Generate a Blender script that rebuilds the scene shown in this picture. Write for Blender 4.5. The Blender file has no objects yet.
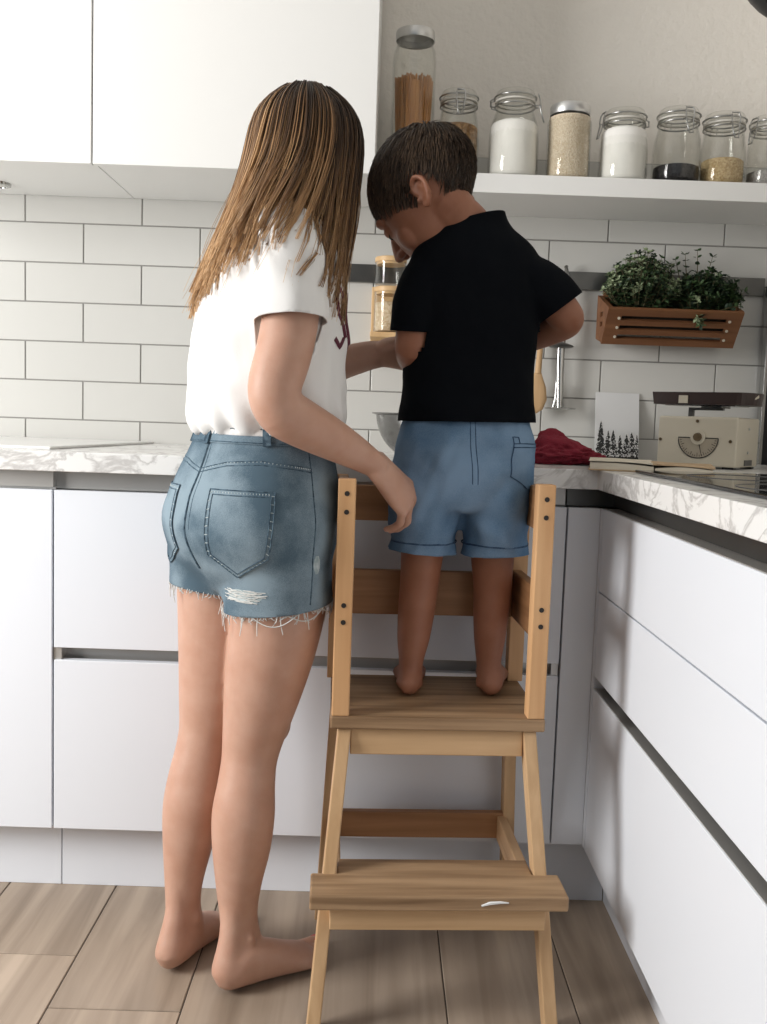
import bpy, bmesh, math, random
from mathutils import Vector, Matrix, noise
from mathutils.bvhtree import BVHTree
V = Vector
PI = math.pi
R_ = math.radians
rnd = random.Random(7)
SC = bpy.context.scene
COL = SC.collection

# ------------------------------------------------------------------ materials
def nodes(name):
    m = bpy.data.materials.new(name); m.use_nodes = True
    nt = m.node_tree
    b = nt.nodes['Principled BSDF']
    return m, nt, b
def N(nt, t, **kw):
    n = nt.nodes.new(t)
    for k, v in kw.items(): setattr(n, k, v)
    return n
def setc(b, col, rough=.5, metal=0., spec=.5):
    b.inputs['Base Color'].default_value = (*col, 1)
    b.inputs['Roughness'].default_value = rough
    b.inputs['Metallic'].default_value = metal
    b.inputs['Specular IOR Level'].default_value = spec
def plain(name, col, rough=.5, metal=0., spec=.5, nscale=0, namt=.08, bump=0, bscale=200):
    """solid colour with a little procedural mottling"""
    m, nt, b = nodes(name); setc(b, col, rough, metal, spec)
    tc = N(nt, 'ShaderNodeTexCoord')
    if nscale:
        nz = N(nt, 'ShaderNodeTexNoise'); nz.inputs['Scale'].default_value = nscale; nz.inputs['Detail'].default_value = 4
        nt.links.new(tc.outputs['Object'], nz.inputs['Vector'])
        mx = N(nt, 'ShaderNodeMix', data_type='RGBA')
        mx.inputs[6].default_value = (*[c*(1-namt) for c in col], 1); mx.inputs[7].default_value = (*[min(1, c*(1+namt)) for c in col], 1)
        nt.links.new(nz.outputs['Fac'], mx.inputs[0]); nt.links.new(mx.outputs[2], b.inputs['Base Color'])
    if bump:
        nb = N(nt, 'ShaderNodeTexNoise'); nb.inputs['Scale'].default_value = bscale; nb.inputs['Detail'].default_value = 3
        nt.links.new(tc.outputs['Object'], nb.inputs['Vector'])
        bp = N(nt, 'ShaderNodeBump'); bp.inputs['Strength'].default_value = bump; bp.inputs['Distance'].default_value = .01
        nt.links.new(nb.outputs['Fac'], bp.inputs['Height']); nt.links.new(bp.outputs['Normal'], b.inputs['Normal'])
    return m
def wood(name, c1, c2, axis, rough=.5, scale=1., dark=None, island=0.):
    """streaky grain running along one object axis"""
    m, nt, b = nodes(name); setc(b, c1, rough, 0, .35)
    tc = N(nt, 'ShaderNodeTexCoord'); mp = N(nt, 'ShaderNodeMapping')
    s = [38*scale]*3; s['xyz'.index(axis)] = 2.2*scale
    mp.inputs['Scale'].default_value = s
    nt.links.new(tc.outputs['Object'], mp.inputs['Vector'])
    src = mp.outputs['Vector']
    if island:
        g = N(nt, 'ShaderNodeNewGeometry'); ad = N(nt, 'ShaderNodeVectorMath', operation='MULTIPLY_ADD')
        cmb = N(nt, 'ShaderNodeCombineXYZ')
        for i in range(3): nt.links.new(g.outputs['Random Per Island'], cmb.inputs[i])
        ad.inputs[1].default_value = (37, 23, 51)
        nt.links.new(cmb.outputs[0], ad.inputs[0]); nt.links.new(src, ad.inputs[2]); src = ad.outputs[0]
    n1 = N(nt, 'ShaderNodeTexNoise'); n1.inputs['Scale'].default_value = 1; n1.inputs['Detail'].default_value = 6; n1.inputs['Distortion'].default_value = .6
    nt.links.new(src, n1.inputs['Vector'])
    cr = N(nt, 'ShaderNodeValToRGB')
    cr.color_ramp.elements[0].position = .3; cr.color_ramp.elements[0].color = (*c2, 1)
    cr.color_ramp.elements[1].position = .65; cr.color_ramp.elements[1].color = (*c1, 1)
    if dark:
        e = cr.color_ramp.elements.new(.2); e.color = (*dark, 1)
    nt.links.new(n1.outputs['Fac'], cr.inputs['Fac'])
    out = cr.outputs['Color']
    if island:
        hs = N(nt, 'ShaderNodeHueSaturation'); mr = N(nt, 'ShaderNodeMapRange')
        mr.inputs['To Min'].default_value = 1-island; mr.inputs['To Max'].default_value = 1+island
        nt.links.new(g.outputs['Random Per Island'], mr.inputs['Value']); nt.links.new(mr.outputs['Result'], hs.inputs['Value'])
        nt.links.new(out, hs.inputs['Color']); out = hs.outputs['Color']
    nt.links.new(out, b.inputs['Base Color'])
    bp = N(nt, 'ShaderNodeBump'); bp.inputs['Strength'].default_value = .12; bp.inputs['Distance'].default_value = .003
    nt.links.new(n1.outputs['Fac'], bp.inputs['Height']); nt.links.new(bp.outputs['Normal'], b.inputs['Normal'])
    return m
def marble():
    m, nt, b = nodes('marble'); setc(b, (.8, .8, .79), .22, 0, .5)
    tc = N(nt, 'ShaderNodeTexCoord')
    n1 = N(nt, 'ShaderNodeTexNoise'); n1.inputs['Scale'].default_value = 8.5; n1.inputs['Detail'].default_value = 7; n1.inputs['Roughness'].default_value = .55; n1.inputs['Distortion'].default_value = 1.3
    nt.links.new(tc.outputs['Object'], n1.inputs['Vector'])
    cr = N(nt, 'ShaderNodeValToRGB'); e = cr.color_ramp.elements
    e[0].position = .455; e[0].color = (.84, .84, .83, 1); e[1].position = .55; e[1].color = (.84, .84, .83, 1)
    x = e.new(.50); x.color = (.55, .54, .53, 1)
    nt.links.new(n1.outputs['Fac'], cr.inputs['Fac']); nt.links.new(cr.outputs['Color'], b.inputs['Base Color'])
    return m
def glass(name, tint=(1, 1, 1), refl=1.):
    m = bpy.data.materials.new(name); m.use_nodes = True; nt = m.node_tree
    nt.nodes.clear()
    out = N(nt, 'ShaderNodeOutputMaterial'); mx = N(nt, 'ShaderNodeMixShader')
    tr = N(nt, 'ShaderNodeBsdfTransparent'); tr.inputs['Color'].default_value = (*tint, 1)
    gl = N(nt, 'ShaderNodeBsdfGlossy'); gl.inputs['Roughness'].default_value = .04
    fr = N(nt, 'ShaderNodeLayerWeight'); fr.inputs['Blend'].default_value = .5
    pw = N(nt, 'ShaderNodeMath', operation='POWER'); pw.inputs[1].default_value = 4.
    nt.links.new(fr.outputs['Facing'], pw.inputs[0])
    mu = N(nt, 'ShaderNodeMath', operation='MULTIPLY_ADD'); mu.inputs[1].default_value = .75*refl; mu.inputs[2].default_value = .03
    nt.links.new(pw.outputs[0], mu.inputs[0]); nt.links.new(mu.outputs[0], mx.inputs[0])
    nt.links.new(tr.outputs[0], mx.inputs[1]); nt.links.new(gl.outputs[0], mx.inputs[2]); nt.links.new(mx.outputs[0], out.inputs['Surface'])
    return m
def speckle(name, c1, c2, scale, rough=.8):
    m, nt, b = nodes(name); setc(b, c1, rough, 0, .2)
    tc = N(nt, 'ShaderNodeTexCoord'); vo = N(nt, 'ShaderNodeTexVoronoi'); vo.inputs['Scale'].default_value = scale
    nt.links.new(tc.outputs['Object'], vo.inputs['Vector'])
    mx = N(nt, 'ShaderNodeMix', data_type='RGBA'); mx.inputs[6].default_value = (*c1, 1); mx.inputs[7].default_value = (*c2, 1)
    sep = N(nt, 'ShaderNodeSeparateColor'); nt.links.new(vo.outputs['Color'], sep.inputs[0])
    nt.links.new(sep.outputs[0], mx.inputs[0]); nt.links.new(mx.outputs[2], b.inputs['Base Color'])
    bp = N(nt, 'ShaderNodeBump'); bp.inputs['Strength'].default_value = .6; bp.inputs['Distance'].default_value = .003
    nt.links.new(vo.outputs['Distance'], bp.inputs['Height']); nt.links.new(bp.outputs['Normal'], b.inputs['Normal'])
    return m
def skin(name, c1, c2, c3):
    m, nt, b = nodes(name); setc(b, c1, .48, 0, .35)
    tc = N(nt, 'ShaderNodeTexCoord'); n1 = N(nt, 'ShaderNodeTexNoise'); n1.inputs['Scale'].default_value = 22; n1.inputs['Detail'].default_value = 5
    nt.links.new(tc.outputs['Object'], n1.inputs['Vector'])
    cr = N(nt, 'ShaderNodeValToRGB'); e = cr.color_ramp.elements
    e[0].position = .3; e[0].color = (*c2, 1); e[1].position = .7; e[1].color = (*c1, 1)
    nt.links.new(n1.outputs['Fac'], cr.inputs['Fac']); nt.links.new(cr.outputs['Color'], b.inputs['Base Color'])
    b.inputs['Subsurface Weight'].default_value = .12; b.inputs['Subsurface Radius'].default_value = (1, .35, .2); b.inputs['Subsurface Scale'].default_value = .008
    n2 = N(nt, 'ShaderNodeTexNoise'); n2.inputs['Scale'].default_value = 260
    nt.links.new(tc.outputs['Object'], n2.inputs['Vector'])
    bp = N(nt, 'ShaderNodeBump'); bp.inputs['Strength'].default_value = .08; bp.inputs['Distance'].default_value = .002
    nt.links.new(n2.outputs['Fac'], bp.inputs['Height']); nt.links.new(bp.outputs['Normal'], b.inputs['Normal'])
    return m
def denim(name, lo, hi, scale=9, weave=900, p=(.39, .61)):
    m, nt, b = nodes(name); setc(b, hi, .85, 0, .15)
    tc = N(nt, 'ShaderNodeTexCoord')
    n1 = N(nt, 'ShaderNodeTexNoise'); n1.inputs['Scale'].default_value = scale; n1.inputs['Detail'].default_value = 5
    n2 = N(nt, 'ShaderNodeTexNoise'); n2.inputs['Scale'].default_value = weave; n2.inputs['Detail'].default_value = 2
    nt.links.new(tc.outputs['Object'], n1.inputs['Vector']); nt.links.new(tc.outputs['Object'], n2.inputs['Vector'])
    ad = N(nt, 'ShaderNodeMath', operation='MULTIPLY_ADD'); ad.inputs[1].default_value = .3
    nt.links.new(n2.outputs['Fac'], ad.inputs[0]); nt.links.new(n1.outputs['Fac'], ad.inputs[2])
    cr = N(nt, 'ShaderNodeValToRGB'); e = cr.color_ramp.elements
    e[0].position = p[0]+.15; e[0].color = (*lo, 1); e[1].position = p[1]+.15; e[1].color = (*hi, 1)
    nt.links.new(ad.outputs[0], cr.inputs['Fac']); nt.links.new(cr.outputs['Color'], b.inputs['Base Color'])
    bp = N(nt, 'ShaderNodeBump'); bp.inputs['Strength'].default_value = .25; bp.inputs['Distance'].default_value = .001
    nt.links.new(n2.outputs['Fac'], bp.inputs['Height']); nt.links.new(bp.outputs['Normal'], b.inputs['Normal'])
    return m
def hairmat(name, stops, rough=.42):
    """u of the UV map = per-strand shade, v = place along the strand"""
    m, nt, b = nodes(name); setc(b, stops[0][1], rough, 0, .4)
    uv = N(nt, 'ShaderNodeUVMap'); sp = N(nt, 'ShaderNodeSeparateXYZ'); nt.links.new(uv.outputs[0], sp.inputs[0])
    ad = N(nt, 'ShaderNodeMath', operation='ADD'); nt.links.new(sp.outputs[0], ad.inputs[0]); nt.links.new(sp.outputs[1], ad.inputs[1])
    hf = N(nt, 'ShaderNodeMath', operation='MULTIPLY'); hf.inputs[1].default_value = .5; nt.links.new(ad.outputs[0], hf.inputs[0])
    cr = N(nt, 'ShaderNodeValToRGB'); e = cr.color_ramp.elements
    e[0].position = stops[0][0]; e[0].color = (*stops[0][1], 1); e[1].position = stops[-1][0]; e[1].color = (*stops[-1][1], 1)
    for p, c in stops[1:-1]: x = e.new(p); x.color = (*c, 1)
    nt.links.new(hf.outputs[0], cr.inputs['Fac']); nt.links.new(cr.outputs['Color'], b.inputs['Base Color'])
    return m

M = dict(
 tile=plain('white glazed tile', (.56, .555, .53), .16, nscale=3, namt=.03),
 grout=plain('grey grout', (.26, .255, .24), .9),
 plaster=plain('warm grey plaster', (.78, .745, .69), .9, bump=.28, bscale=55, nscale=6, namt=.03),
 ceil=plain('ceiling paint', (.8, .8, .79), .9),
 lacquer=plain('skylit white lacquer', (.80, .835, .895), .32),  # bluish cast of the low daylight put into the white
 lacquer2=plain('white upper lacquer', (.80, .80, .785), .35),
 carcass=plain('cabinet carcass', (.72, .71, .69), .5),
 groove=plain('cabinet seam', (.35, .34, .33), .7),
 alu=plain('brushed aluminium channel', (.55, .54, .52), .35, .6),
 marble=marble(),
 steel=plain('polished steel', (.50, .50, .49), .16, 1.),
 bowlsteel=plain('dark bowl steel', (.24, .24, .235), .2, 1.),
 darksteel=plain('dark brushed steel', (.13, .13, .125), .32, .85, nscale=15, namt=.2),
 wire=plain('clip wire', (.45, .45, .44), .28, 1.),
 tinlid=plain('brushed tin lid', (.60, .60, .59), .35, .9),
 glass=glass('jar glass', (.975, .977, .968)),
 rubber=plain('pale rubber gasket', (.60, .58, .53), .6),
 blackglass=plain('black hob glass', (.012, .012, .013), .06, 0, .6),
 black=plain('black lacquer', (.012, .012, .014), .4),
 hob_line=plain('hob marking', (.08, .08, .08), .4),
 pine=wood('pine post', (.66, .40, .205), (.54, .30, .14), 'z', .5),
 pinex=wood('shaded pine rail', (.40, .205, .095), (.24, .115, .05), 'x', .5),  # darker pine: the shade on the rails is in the colour
 piney=wood('shaded pine side rail', (.40, .205, .095), (.24, .115, .05), 'y', .5),  # same shade put into the side rails
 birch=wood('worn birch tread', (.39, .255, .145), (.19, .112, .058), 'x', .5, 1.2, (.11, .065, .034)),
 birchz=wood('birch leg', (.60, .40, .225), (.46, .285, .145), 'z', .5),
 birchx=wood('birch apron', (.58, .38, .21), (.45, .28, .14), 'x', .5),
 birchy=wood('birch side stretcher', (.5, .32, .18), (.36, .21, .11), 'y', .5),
 hole=plain('screw hole shade', (.015, .012, .01), .6),
 floor=wood('oak look floor plank', (.45, .36, .28), (.26, .20, .15), 'y', .34, .55, (.17, .13, .095), .13),
 floorgap=plain('floor joint', (.09, .075, .06), .9),
 bamboo=wood('bamboo', (.66, .45, .24), (.56, .36, .18), 'z', .45, .6),
 planter=wood('oiled planter wood', (.215, .095, .042), (.14, .056, .024), 'x', .5),
 spoon=wood('spoon wood', (.60, .40, .22), (.48, .30, .15), 'z', .55),
 white_stuff=plain('white flour', (.86, .845, .81), .95, nscale=60, namt=.04),
 rice=speckle('rice', (.72, .63, .50), (.60, .48, .34), 330),
 granola=speckle('granola', (.34, .20, .09), (.16, .085, .035), 120),
 grain=speckle('pale grain', (.62, .48, .28), (.42, .29, .14), 260),
 oats=speckle('oat flakes', (.74, .62, .46), (.50, .36, .22), 230),
 beans=speckle('black beans', (.008, .007, .008), (.02, .018, .02), 130, .5),
 pinkish=plain('pink powder', (.60, .16, .15), .9, nscale=80),
 greyseed=speckle('grey seed', (.45, .43, .41), (.30, .28, .27), 300),
 spag=wood('spaghetti', (.58, .29, .105), (.42, .19, .06), 'z', .5, 2.),
 leafL=plain('light green leaf', (.33, .40, .24), .5, nscale=40, namt=.4),
 leafG=plain('mid green leaf', (.055, .10, .038), .5, nscale=40, namt=.4),
 leafD=plain('dark green leaf', (.022, .042, .022), .5, nscale=40, namt=.4),
 stem=plain('plant stem', (.10, .085, .04), .7),
 soil=plain('soil', (.03, .022, .016), .95, nscale=60, namt=.4),
 cream=plain('cream enamel', (.66, .61, .50), .35, nscale=8, namt=.04),
 brown=plain('dark brown tray', (.045, .028, .026), .4),
 bronze=plain('aged brass knob', (.20, .15, .09), .35, .8),
 dialface=plain('aged dial face', (.42, .37, .29), .6, nscale=30, namt=.1),
 ink=plain('black ink', (.02, .02, .02), .7),
 paper=plain('cream paper', (.76, .70, .58), .85, nscale=12, namt=.05),
 papertan=plain('tan page edge', (.55, .40, .25), .85),
 card=plain('grey white card', (.66, .665, .67), .7, nscale=4, namt=.02),
 snow=plain('printed snow', (.72, .72, .71), .8),
 redcloth=plain('crimson cloth', (.22, .012, .03), .9, bump=.5, bscale=300, nscale=40, namt=.15),
 skinW=skin('fair tanned skin', (.55, .335, .25), (.49, .275, .195), 0),
 skinB=skin('tanned skin', (.33, .145, .088), (.275, .115, .066), 0),
 tee=plain('white cotton', (.78, .775, .765), .9, bump=.12, bscale=700),
 teeprint=plain('maroon print', (.10, .018, .035), .8),
 blacktee=plain('black cotton', (.0035, .0045, .0065), .95, 0, .08, bump=.1, bscale=600),
 denim=denim('washed blue denim', (.075, .118, .155), (.225, .295, .345)),
 denimL=denim('bleached denim', (.30, .37, .39), (.50, .56, .57), 60),
 denimD=denim('dark denim seam', (.035, .06, .085), (.10, .155, .20), 120),
 thread=plain('pale cotton thread', (.62, .62, .60), .9),
 seamthread=plain('seam thread', (.16, .17, .18), .9),
 chambray=denim('blue chambray', (.085, .165, .275), (.19, .29, .42), 7),
 chamD=denim('navy chambray seam', (.03, .06, .12), (.06, .11, .19), 90),
 nail=plain('red nail polish', (.62, .03, .04), .2),
 lip=plain('lips', (.46, .17, .14), .45),
 eye=plain('eye white', (.75, .72, .68), .2),
 brow=plain('brow hair', (.05, .03, .02), .7),
 hairW=hairmat('balayage hair', [(.12, (.028, .017, .011)), (.36, (.085, .047, .025)), (.52, (.27, .145, .065)), (.76, (.55, .33, .16)), (1., (.74, .50, .28))]),
 hairB=hairmat('dark brown hair', [(.0, (.012, .008, .006)), (.45, (.038, .023, .014)), (.8, (.11, .068, .040)), (1., (.20, .13, .08))]),
 lampglow=plain('frosted lamp lens', (.7, .7, .66), .4),
)

# ------------------------------------------------------------------ object helpers
def link(o): COL.objects.link(o); return o
def obj(name, bm, mat, parent=None, bevel=0, smooth=None, world=True, seg=2):
    me = bm if isinstance(bm, bpy.types.Mesh) else None
    if me is None:
        bmesh.ops.recalc_face_normals(bm, faces=bm.faces[:])
        me = bpy.data.meshes.new(name); bm.to_mesh(me); bm.free()
    me.name = name
    mats = mat if isinstance(mat, (list, tuple)) else [mat]
    if not me.materials:
        for mm in mats: me.materials.append(mm)
    if smooth is not None:
        me.polygons.foreach_set('use_smooth', [True]*len(me.polygons))
        if smooth < 180: me.set_sharp_from_angle(angle=R_(smooth))
    o = link(bpy.data.objects.new(name, me))
    if parent is not None:
        if world: me.transform(pmat(parent).inverted())
        o.parent = parent
    if bevel:
        b = o.modifiers.new('bevel', 'BEVEL'); b.width = bevel; b.segments = seg; b.limit_method = 'ANGLE'; b.angle_limit = R_(40)
    return o
def pmat(o):
    m = Matrix.Translation(o.location) @ o.rotation_euler.to_matrix().to_4x4()
    return (pmat(o.parent) @ m) if o.parent else m
def tag(o, label=None, cat=None, group=None, kind=None):
    if label: o['label'] = label
    if cat: o['category'] = cat
    if group: o['group'] = group
    if kind: o['kind'] = kind
    return o
def thing(name, label, cat, loc, rz=0, group=None):
    o = link(bpy.data.objects.new(name, None)); o.location = loc; o.rotation_euler = (0, 0, rz); o.empty_display_size = .05
    return tag(o, label, cat, group)
def struct(name, bm, mat, label=None, **k):
    o = obj(name, bm, mat, **k); o['kind'] = 'structure'
    if label: o['label'] = label
    return o
def newbm(): return bmesh.new()
def box(bm, x0, x1, y0, y1, z0, z1, Mx=None):
    vs = [bm.verts.new((x, y, z)) for x in (x0, x1) for y in (y0, y1) for z in (z0, z1)]
    if Mx is not None:
        for v in vs: v.co = Mx @ v.co
    fs = [(0,1,3,2),(4,6,7,5),(0,4,5,1),(2,3,7,6),(0,2,6,4),(1,5,7,3)]
    for f in fs: bm.faces.new([vs[i] for i in f])
    return bm
def B(*a): return box(newbm(), *a)
def frame(t, ref=None):
    t = t.normalized()
    ref = V(ref) if ref is not None else (V((0, 0, 1)) if abs(t.z) < .9 else V((1, 0, 0)))
    u = ref - t*ref.dot(t)
    if u.length < 1e-6: u = t.orthogonal()
    u.normalize(); return u, t.cross(u)
def tube(bm, pts, r, n=8, ref=None, cap=True, flat=1., uv=None):
    """sweep a round (or flattened) section along points; r number or list"""
    pts = [V(p) for p in pts]; rings = []
    rr = r if isinstance(r, (list, tuple)) else [r]*len(pts)
    for i, p in enumerate(pts):
        t = pts[min(i+1, len(pts)-1)] - pts[max(i-1, 0)]
        u, w = frame(t, ref)
        rings.append([bm.verts.new(p + u*math.cos(a)*rr[i] + w*math.sin(a)*rr[i]*flat) for a in [2*PI*k/n for k in range(n)]])
    fs = []
    for i in range(len(rings)-1):
        for k in range(n): 
            f = bm.faces.new((rings[i][k], rings[i][(k+1) % n], rings[i+1][(k+1) % n], rings[i+1][k])); fs.append((f, i))
    if cap:
        bm.faces.new(rings[0][::-1]); bm.faces.new(rings[-1])
    return fs
def lathe(bm, prof, c=(0, 0, 0), n=32, closed=False):
    """revolve (r,z) profile about the vertical through c"""
    c = V(c); rings = []
    for r, z in prof:
        if r < 1e-6: rings.append([bm.verts.new(c+V((0, 0, z)))])
        else: rings.append([bm.verts.new(c+V((r*math.cos(2*PI*k/n), r*math.sin(2*PI*k/n), z))) for k in range(n)])
    seq = list(range(len(rings)))
    pairs = list(zip(seq, seq[1:])) + ([(seq[-1], 0)] if closed else [])
    for i, j in pairs:
        a, b = rings[i], rings[j]
        for k in range(n):
            k2 = (k+1) % n
            if len(a) == 1 and len(b) == 1: continue
            if len(a) == 1: bm.faces.new((a[0], b[k2], b[k]))
            elif len(b) == 1: bm.faces.new((a[k], a[k2], b[0]))
            else: bm.faces.new((a[k], a[k2], b[k2], b[k]))
    return bm
def prism(bm, poly, f0, f1):
    """poly: list of 2-D points; f0,f1 map a 2-D point to the two faces"""
    a = [bm.verts.new(f0(p)) for p in poly]; b = [bm.verts.new(f1(p)) for p in poly]; n = len(poly)
    bm.faces.new(a[::-1]); bm.faces.new(b)
    for i in range(n): bm.faces.new((a[i], a[(i+1) % n], b[(i+1) % n], b[i]))
    return bm
def bez(p0, p1, p2, n):
    p0, p1, p2 = V(p0), V(p1), V(p2)
    return [p0*(1-t)**2 + p1*2*t*(1-t) + p2*t*t for t in [i/n for i in range(n+1)]]
def cat(vals, sub):
    """Catmull-Rom through a list of tuples"""
    out = []; n = len(vals)
    for i in range(n-1):
        p0, p1, p2, p3 = vals[max(i-1, 0)], vals[i], vals[i+1], vals[min(i+2, n-1)]
        for s in range(sub):
            t = s/sub
            out.append(tuple(.5*(2*b+(c-a)*t+(2*a-5*b+4*c-d)*t*t+(3*b-a-3*c+d)*t**3) for a, b, c, d in zip(p0, p1, p2, p3)))
    out.append(tuple(vals[-1])); return out
def limb(bm, pts, ref=(1, 0, 0), n=36, sub=4):
    """closed rounded loft; pts (x,y,z,a,b): a along ref, b across it"""
    P = cat([tuple(p) if len(p) == 5 else (*p, p[3]) for p in pts], sub)
    rings = []
    for i, p in enumerate(P):
        c = V(p[:3]); t = V(P[min(i+1, len(P)-1)][:3]) - V(P[max(i-1, 0)][:3])
        u, w = frame(t, ref)
        rings.append([bm.verts.new(c+u*math.cos(2*PI*k/n)*p[3]+w*math.sin(2*PI*k/n)*p[4]) for k in range(n)])
    for i in range(len(rings)-1):
        for k in range(n): bm.faces.new((rings[i][k], rings[i][(k+1) % n], rings[i+1][(k+1) % n], rings[i+1][k]))
    for ring, q, s in ((rings[0], P[0], -1), (rings[-1], P[-1], 1)):
        j = 0 if s < 0 else len(P)-1
        t = (V(P[min(j+1, len(P)-1)][:3])-V(P[max(j-1, 0)][:3])).normalized()
        tip = bm.verts.new(V(q[:3])+t*s*min(q[3], q[4])*.6)
        for k in range(n):
            bm.faces.new((ring[k], ring[(k+1) % n], tip) if s > 0 else (ring[(k+1) % n], ring[k], tip))
def stack(bm, rows, n=36, sub=4, e=2.3):
    """horizontal sections: rows (z,cx,cy,a,b,theta); theta turns the section clockwise from +y"""
    P = cat(rows, sub); rings = []
    for z, cx, cy, a, b, th in P:
        c, s = math.cos(R_(th)), math.sin(R_(th)); ring = []
        for k in range(n):
            q = 2*PI*k/n; cq, sq = math.cos(q), math.sin(q)
            x = a*math.copysign(abs(cq)**(2/e), cq); y = b*math.copysign(abs(sq)**(2/e), sq)
            ring.append(bm.verts.new((cx+x*c+y*s, cy-x*s+y*c, z)))
        rings.append(ring)
    for i in range(len(rings)-1):
        for k in range(n): bm.faces.new((rings[i][k], rings[i][(k+1) % n], rings[i+1][(k+1) % n], rings[i+1][k]))
    bm.faces.new(rings[0][::-1]); bm.faces.new(rings[-1])
def ell(bm, c, r, Mx=None, n=16):
    """ellipsoid, c and r in the frame of Mx"""
    vs = bmesh.ops.create_uvsphere(bm, u_segments=n, v_segments=n//2+2, radius=1)['verts']
    for v in vs:
        p = V((v.co.x*r[0]+c[0], v.co.y*r[1]+c[1], v.co.z*r[2]+c[2]))
        v.co = Mx @ p if Mx is not None else p
def fuse(bm, voxel, iters, fac=.5):
    bmesh.ops.recalc_face_normals(bm, faces=bm.faces[:])
    me = bpy.data.meshes.new('tmp'); bm.to_mesh(me); bm.free()
    o = link(bpy.data.objects.new('tmp', me))
    r = o.modifiers.new('r', 'REMESH'); r.mode = 'VOXEL'; r.voxel_size = voxel; r.use_smooth_shade = True
    s = o.modifiers.new('s', 'SMOOTH'); s.factor = fac; s.iterations = iters
    dg = bpy.context.evaluated_depsgraph_get(); dg.update()
    out = bpy.data.meshes.new_from_object(o.evaluated_get(dg))
    bpy.data.objects.remove(o); bpy.data.meshes.remove(me)
    return out
def boolean_cut(me, cutbm):
    cm = bpy.data.meshes.new('c'); bmesh.ops.recalc_face_normals(cutbm, faces=cutbm.faces[:]); cutbm.to_mesh(cm); cutbm.free()
    a = link(bpy.data.objects.new('a', me)); c = link(bpy.data.objects.new('c', cm))
    md = a.modifiers.new('b', 'BOOLEAN'); md.operation = 'DIFFERENCE'; md.object = c; md.solver = 'EXACT'
    dg = bpy.context.evaluated_depsgraph_get(); dg.update()
    out = bpy.data.meshes.new_from_object(a.evaluated_get(dg))
    bpy.data.objects.remove(a); bpy.data.objects.remove(c)
    return out
def tomesh(bm):
    bmesh.ops.recalc_face_normals(bm, faces=bm.faces[:]); me = bpy.data.meshes.new('m'); bm.to_mesh(me); bm.free(); return me
def cut(me, planes):
    """open a closed garment: planes (point, outward normal, radius)"""
    bm = newbm(); bm.from_mesh(me)
    for co, no, rad in planes:
        co, no = V(co), V(no).normalized()
        fs = [f for f in bm.faces if (f.calc_center_median()-co).length < rad]
        es = list({e for f in fs for e in f.edges}); vs = list({v for f in fs for v in f.verts})
        bmesh.ops.bisect_plane(bm, geom=fs+es+vs, plane_co=co, plane_no=no, clear_outer=False)
        fs = [f for f in bm.faces if (f.calc_center_median()-co).length < rad*1.15 and (f.calc_center_median()-co).dot(no) > 1e-5]
        bmesh.ops.delete(bm, geom=fs, context='FACES')
    bm.to_mesh(me); bm.free(); return me
def wrinkle(me, fn):
    """push vertices along their normals by fn(co, no)"""
    n = len(me.vertices); nos = [v.normal.copy() for v in me.vertices]
    for v, no in zip(me.vertices, nos): v.co += no*fn(v.co, no)
    me.update()
def bvh_of(me):
    bm = newbm(); bm.from_mesh(me); t = BVHTree.FromBMesh(bm); bm.free(); return t

# ================================================================== SETTING
CT = .907                       # worktop height
TH, TW, TX = .0998, .298, -.775  # tile pitch
ROW0 = .962
XW = 1.045                      # right wall
def setting():
    bm = newbm()                # floor planks
    w = .2215; L = 1.2
    for k in range(-9, 5):
        x0 = -.52 + k*w; x1 = min(x0+w, XW)
        off = {-1: -.85, 0: -1.005, -2: -1.3, -3: -.6, 1: -1.42, 2: -1.52, 3: -1.36, 4: -1.45}.get(k, -1.0)
        y = off - 2*L
        while y < 0:
            ya, yb = max(y, -3.2), min(y+L, .0)
            if yb > ya: box(bm, x0+.0012, x1-.0012, ya+.0012, yb-.0012, -.012, 0)
            y += L
    fl = struct('floor', bm, M['floor'], 'floor of brownish oak look planks', bevel=.0012, seg=1)
    o = obj('floor_joints', B(-2.5, XW, -3.2, 0, -.03, -.002), M['floorgap'], fl)
    struct('wall_back', B(-2.6, XW+.1, .008, .12, -.03, 2.6), M['plaster'], 'textured warm grey plaster wall above the tiles')
    struct('wall_right', B(XW, XW+.1, -3.2, .0, -.03, 2.6), M['plaster'])
    struct('ceiling', B(-2.6, XW+.1, -3.2, .12, 2.6, 2.7), M['ceil'])
    bm = newbm()                # tiled splashback: slabs on a grout bed
    g = .0016
    for r in range(-1, 7):
        z0 = ROW0 + r*TH; z1 = z0+TH
        if r == -1: z0 = CT-.03
        sh = 0 if r % 2 == 0 else .5
        for n in range(-7, 8):
            x0 = TX+(n+sh)*TW; x1 = min(x0+TW, XW)
            if x0 > XW-.01 or x1 < -2.5: continue
            box(bm, x0+g, x1-g, -.006, .004, z0+g, z1-g)
    t = struct('trim_1', bm, M['tile'], 'white rectangular glazed tiles in half bond above the worktop', bevel=.0014)
    obj('grout_bed', B(-2.5, XW, -.0035, .008, CT-.03, ROW0+7*TH), M['grout'], t)
    # plinths
    xs = -.634
    struct('trim_2', B(-1.9, xs-.001, -.589, -.57, 0, .16), M['lacquer'], 'white plinth board under the left door cabinet', bevel=.001)
    struct('trim_3', B(xs+.001, .498, -.589, -.57, 0, .16), M['lacquer'], 'white plinth board under the drawer unit', bevel=.001)
    struct('trim_4', B(.499, .517, -2.6, -.589, 0, .16), M['lacquer'], 'white plinth board under the right drawer run', bevel=.001)
setting()

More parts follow.
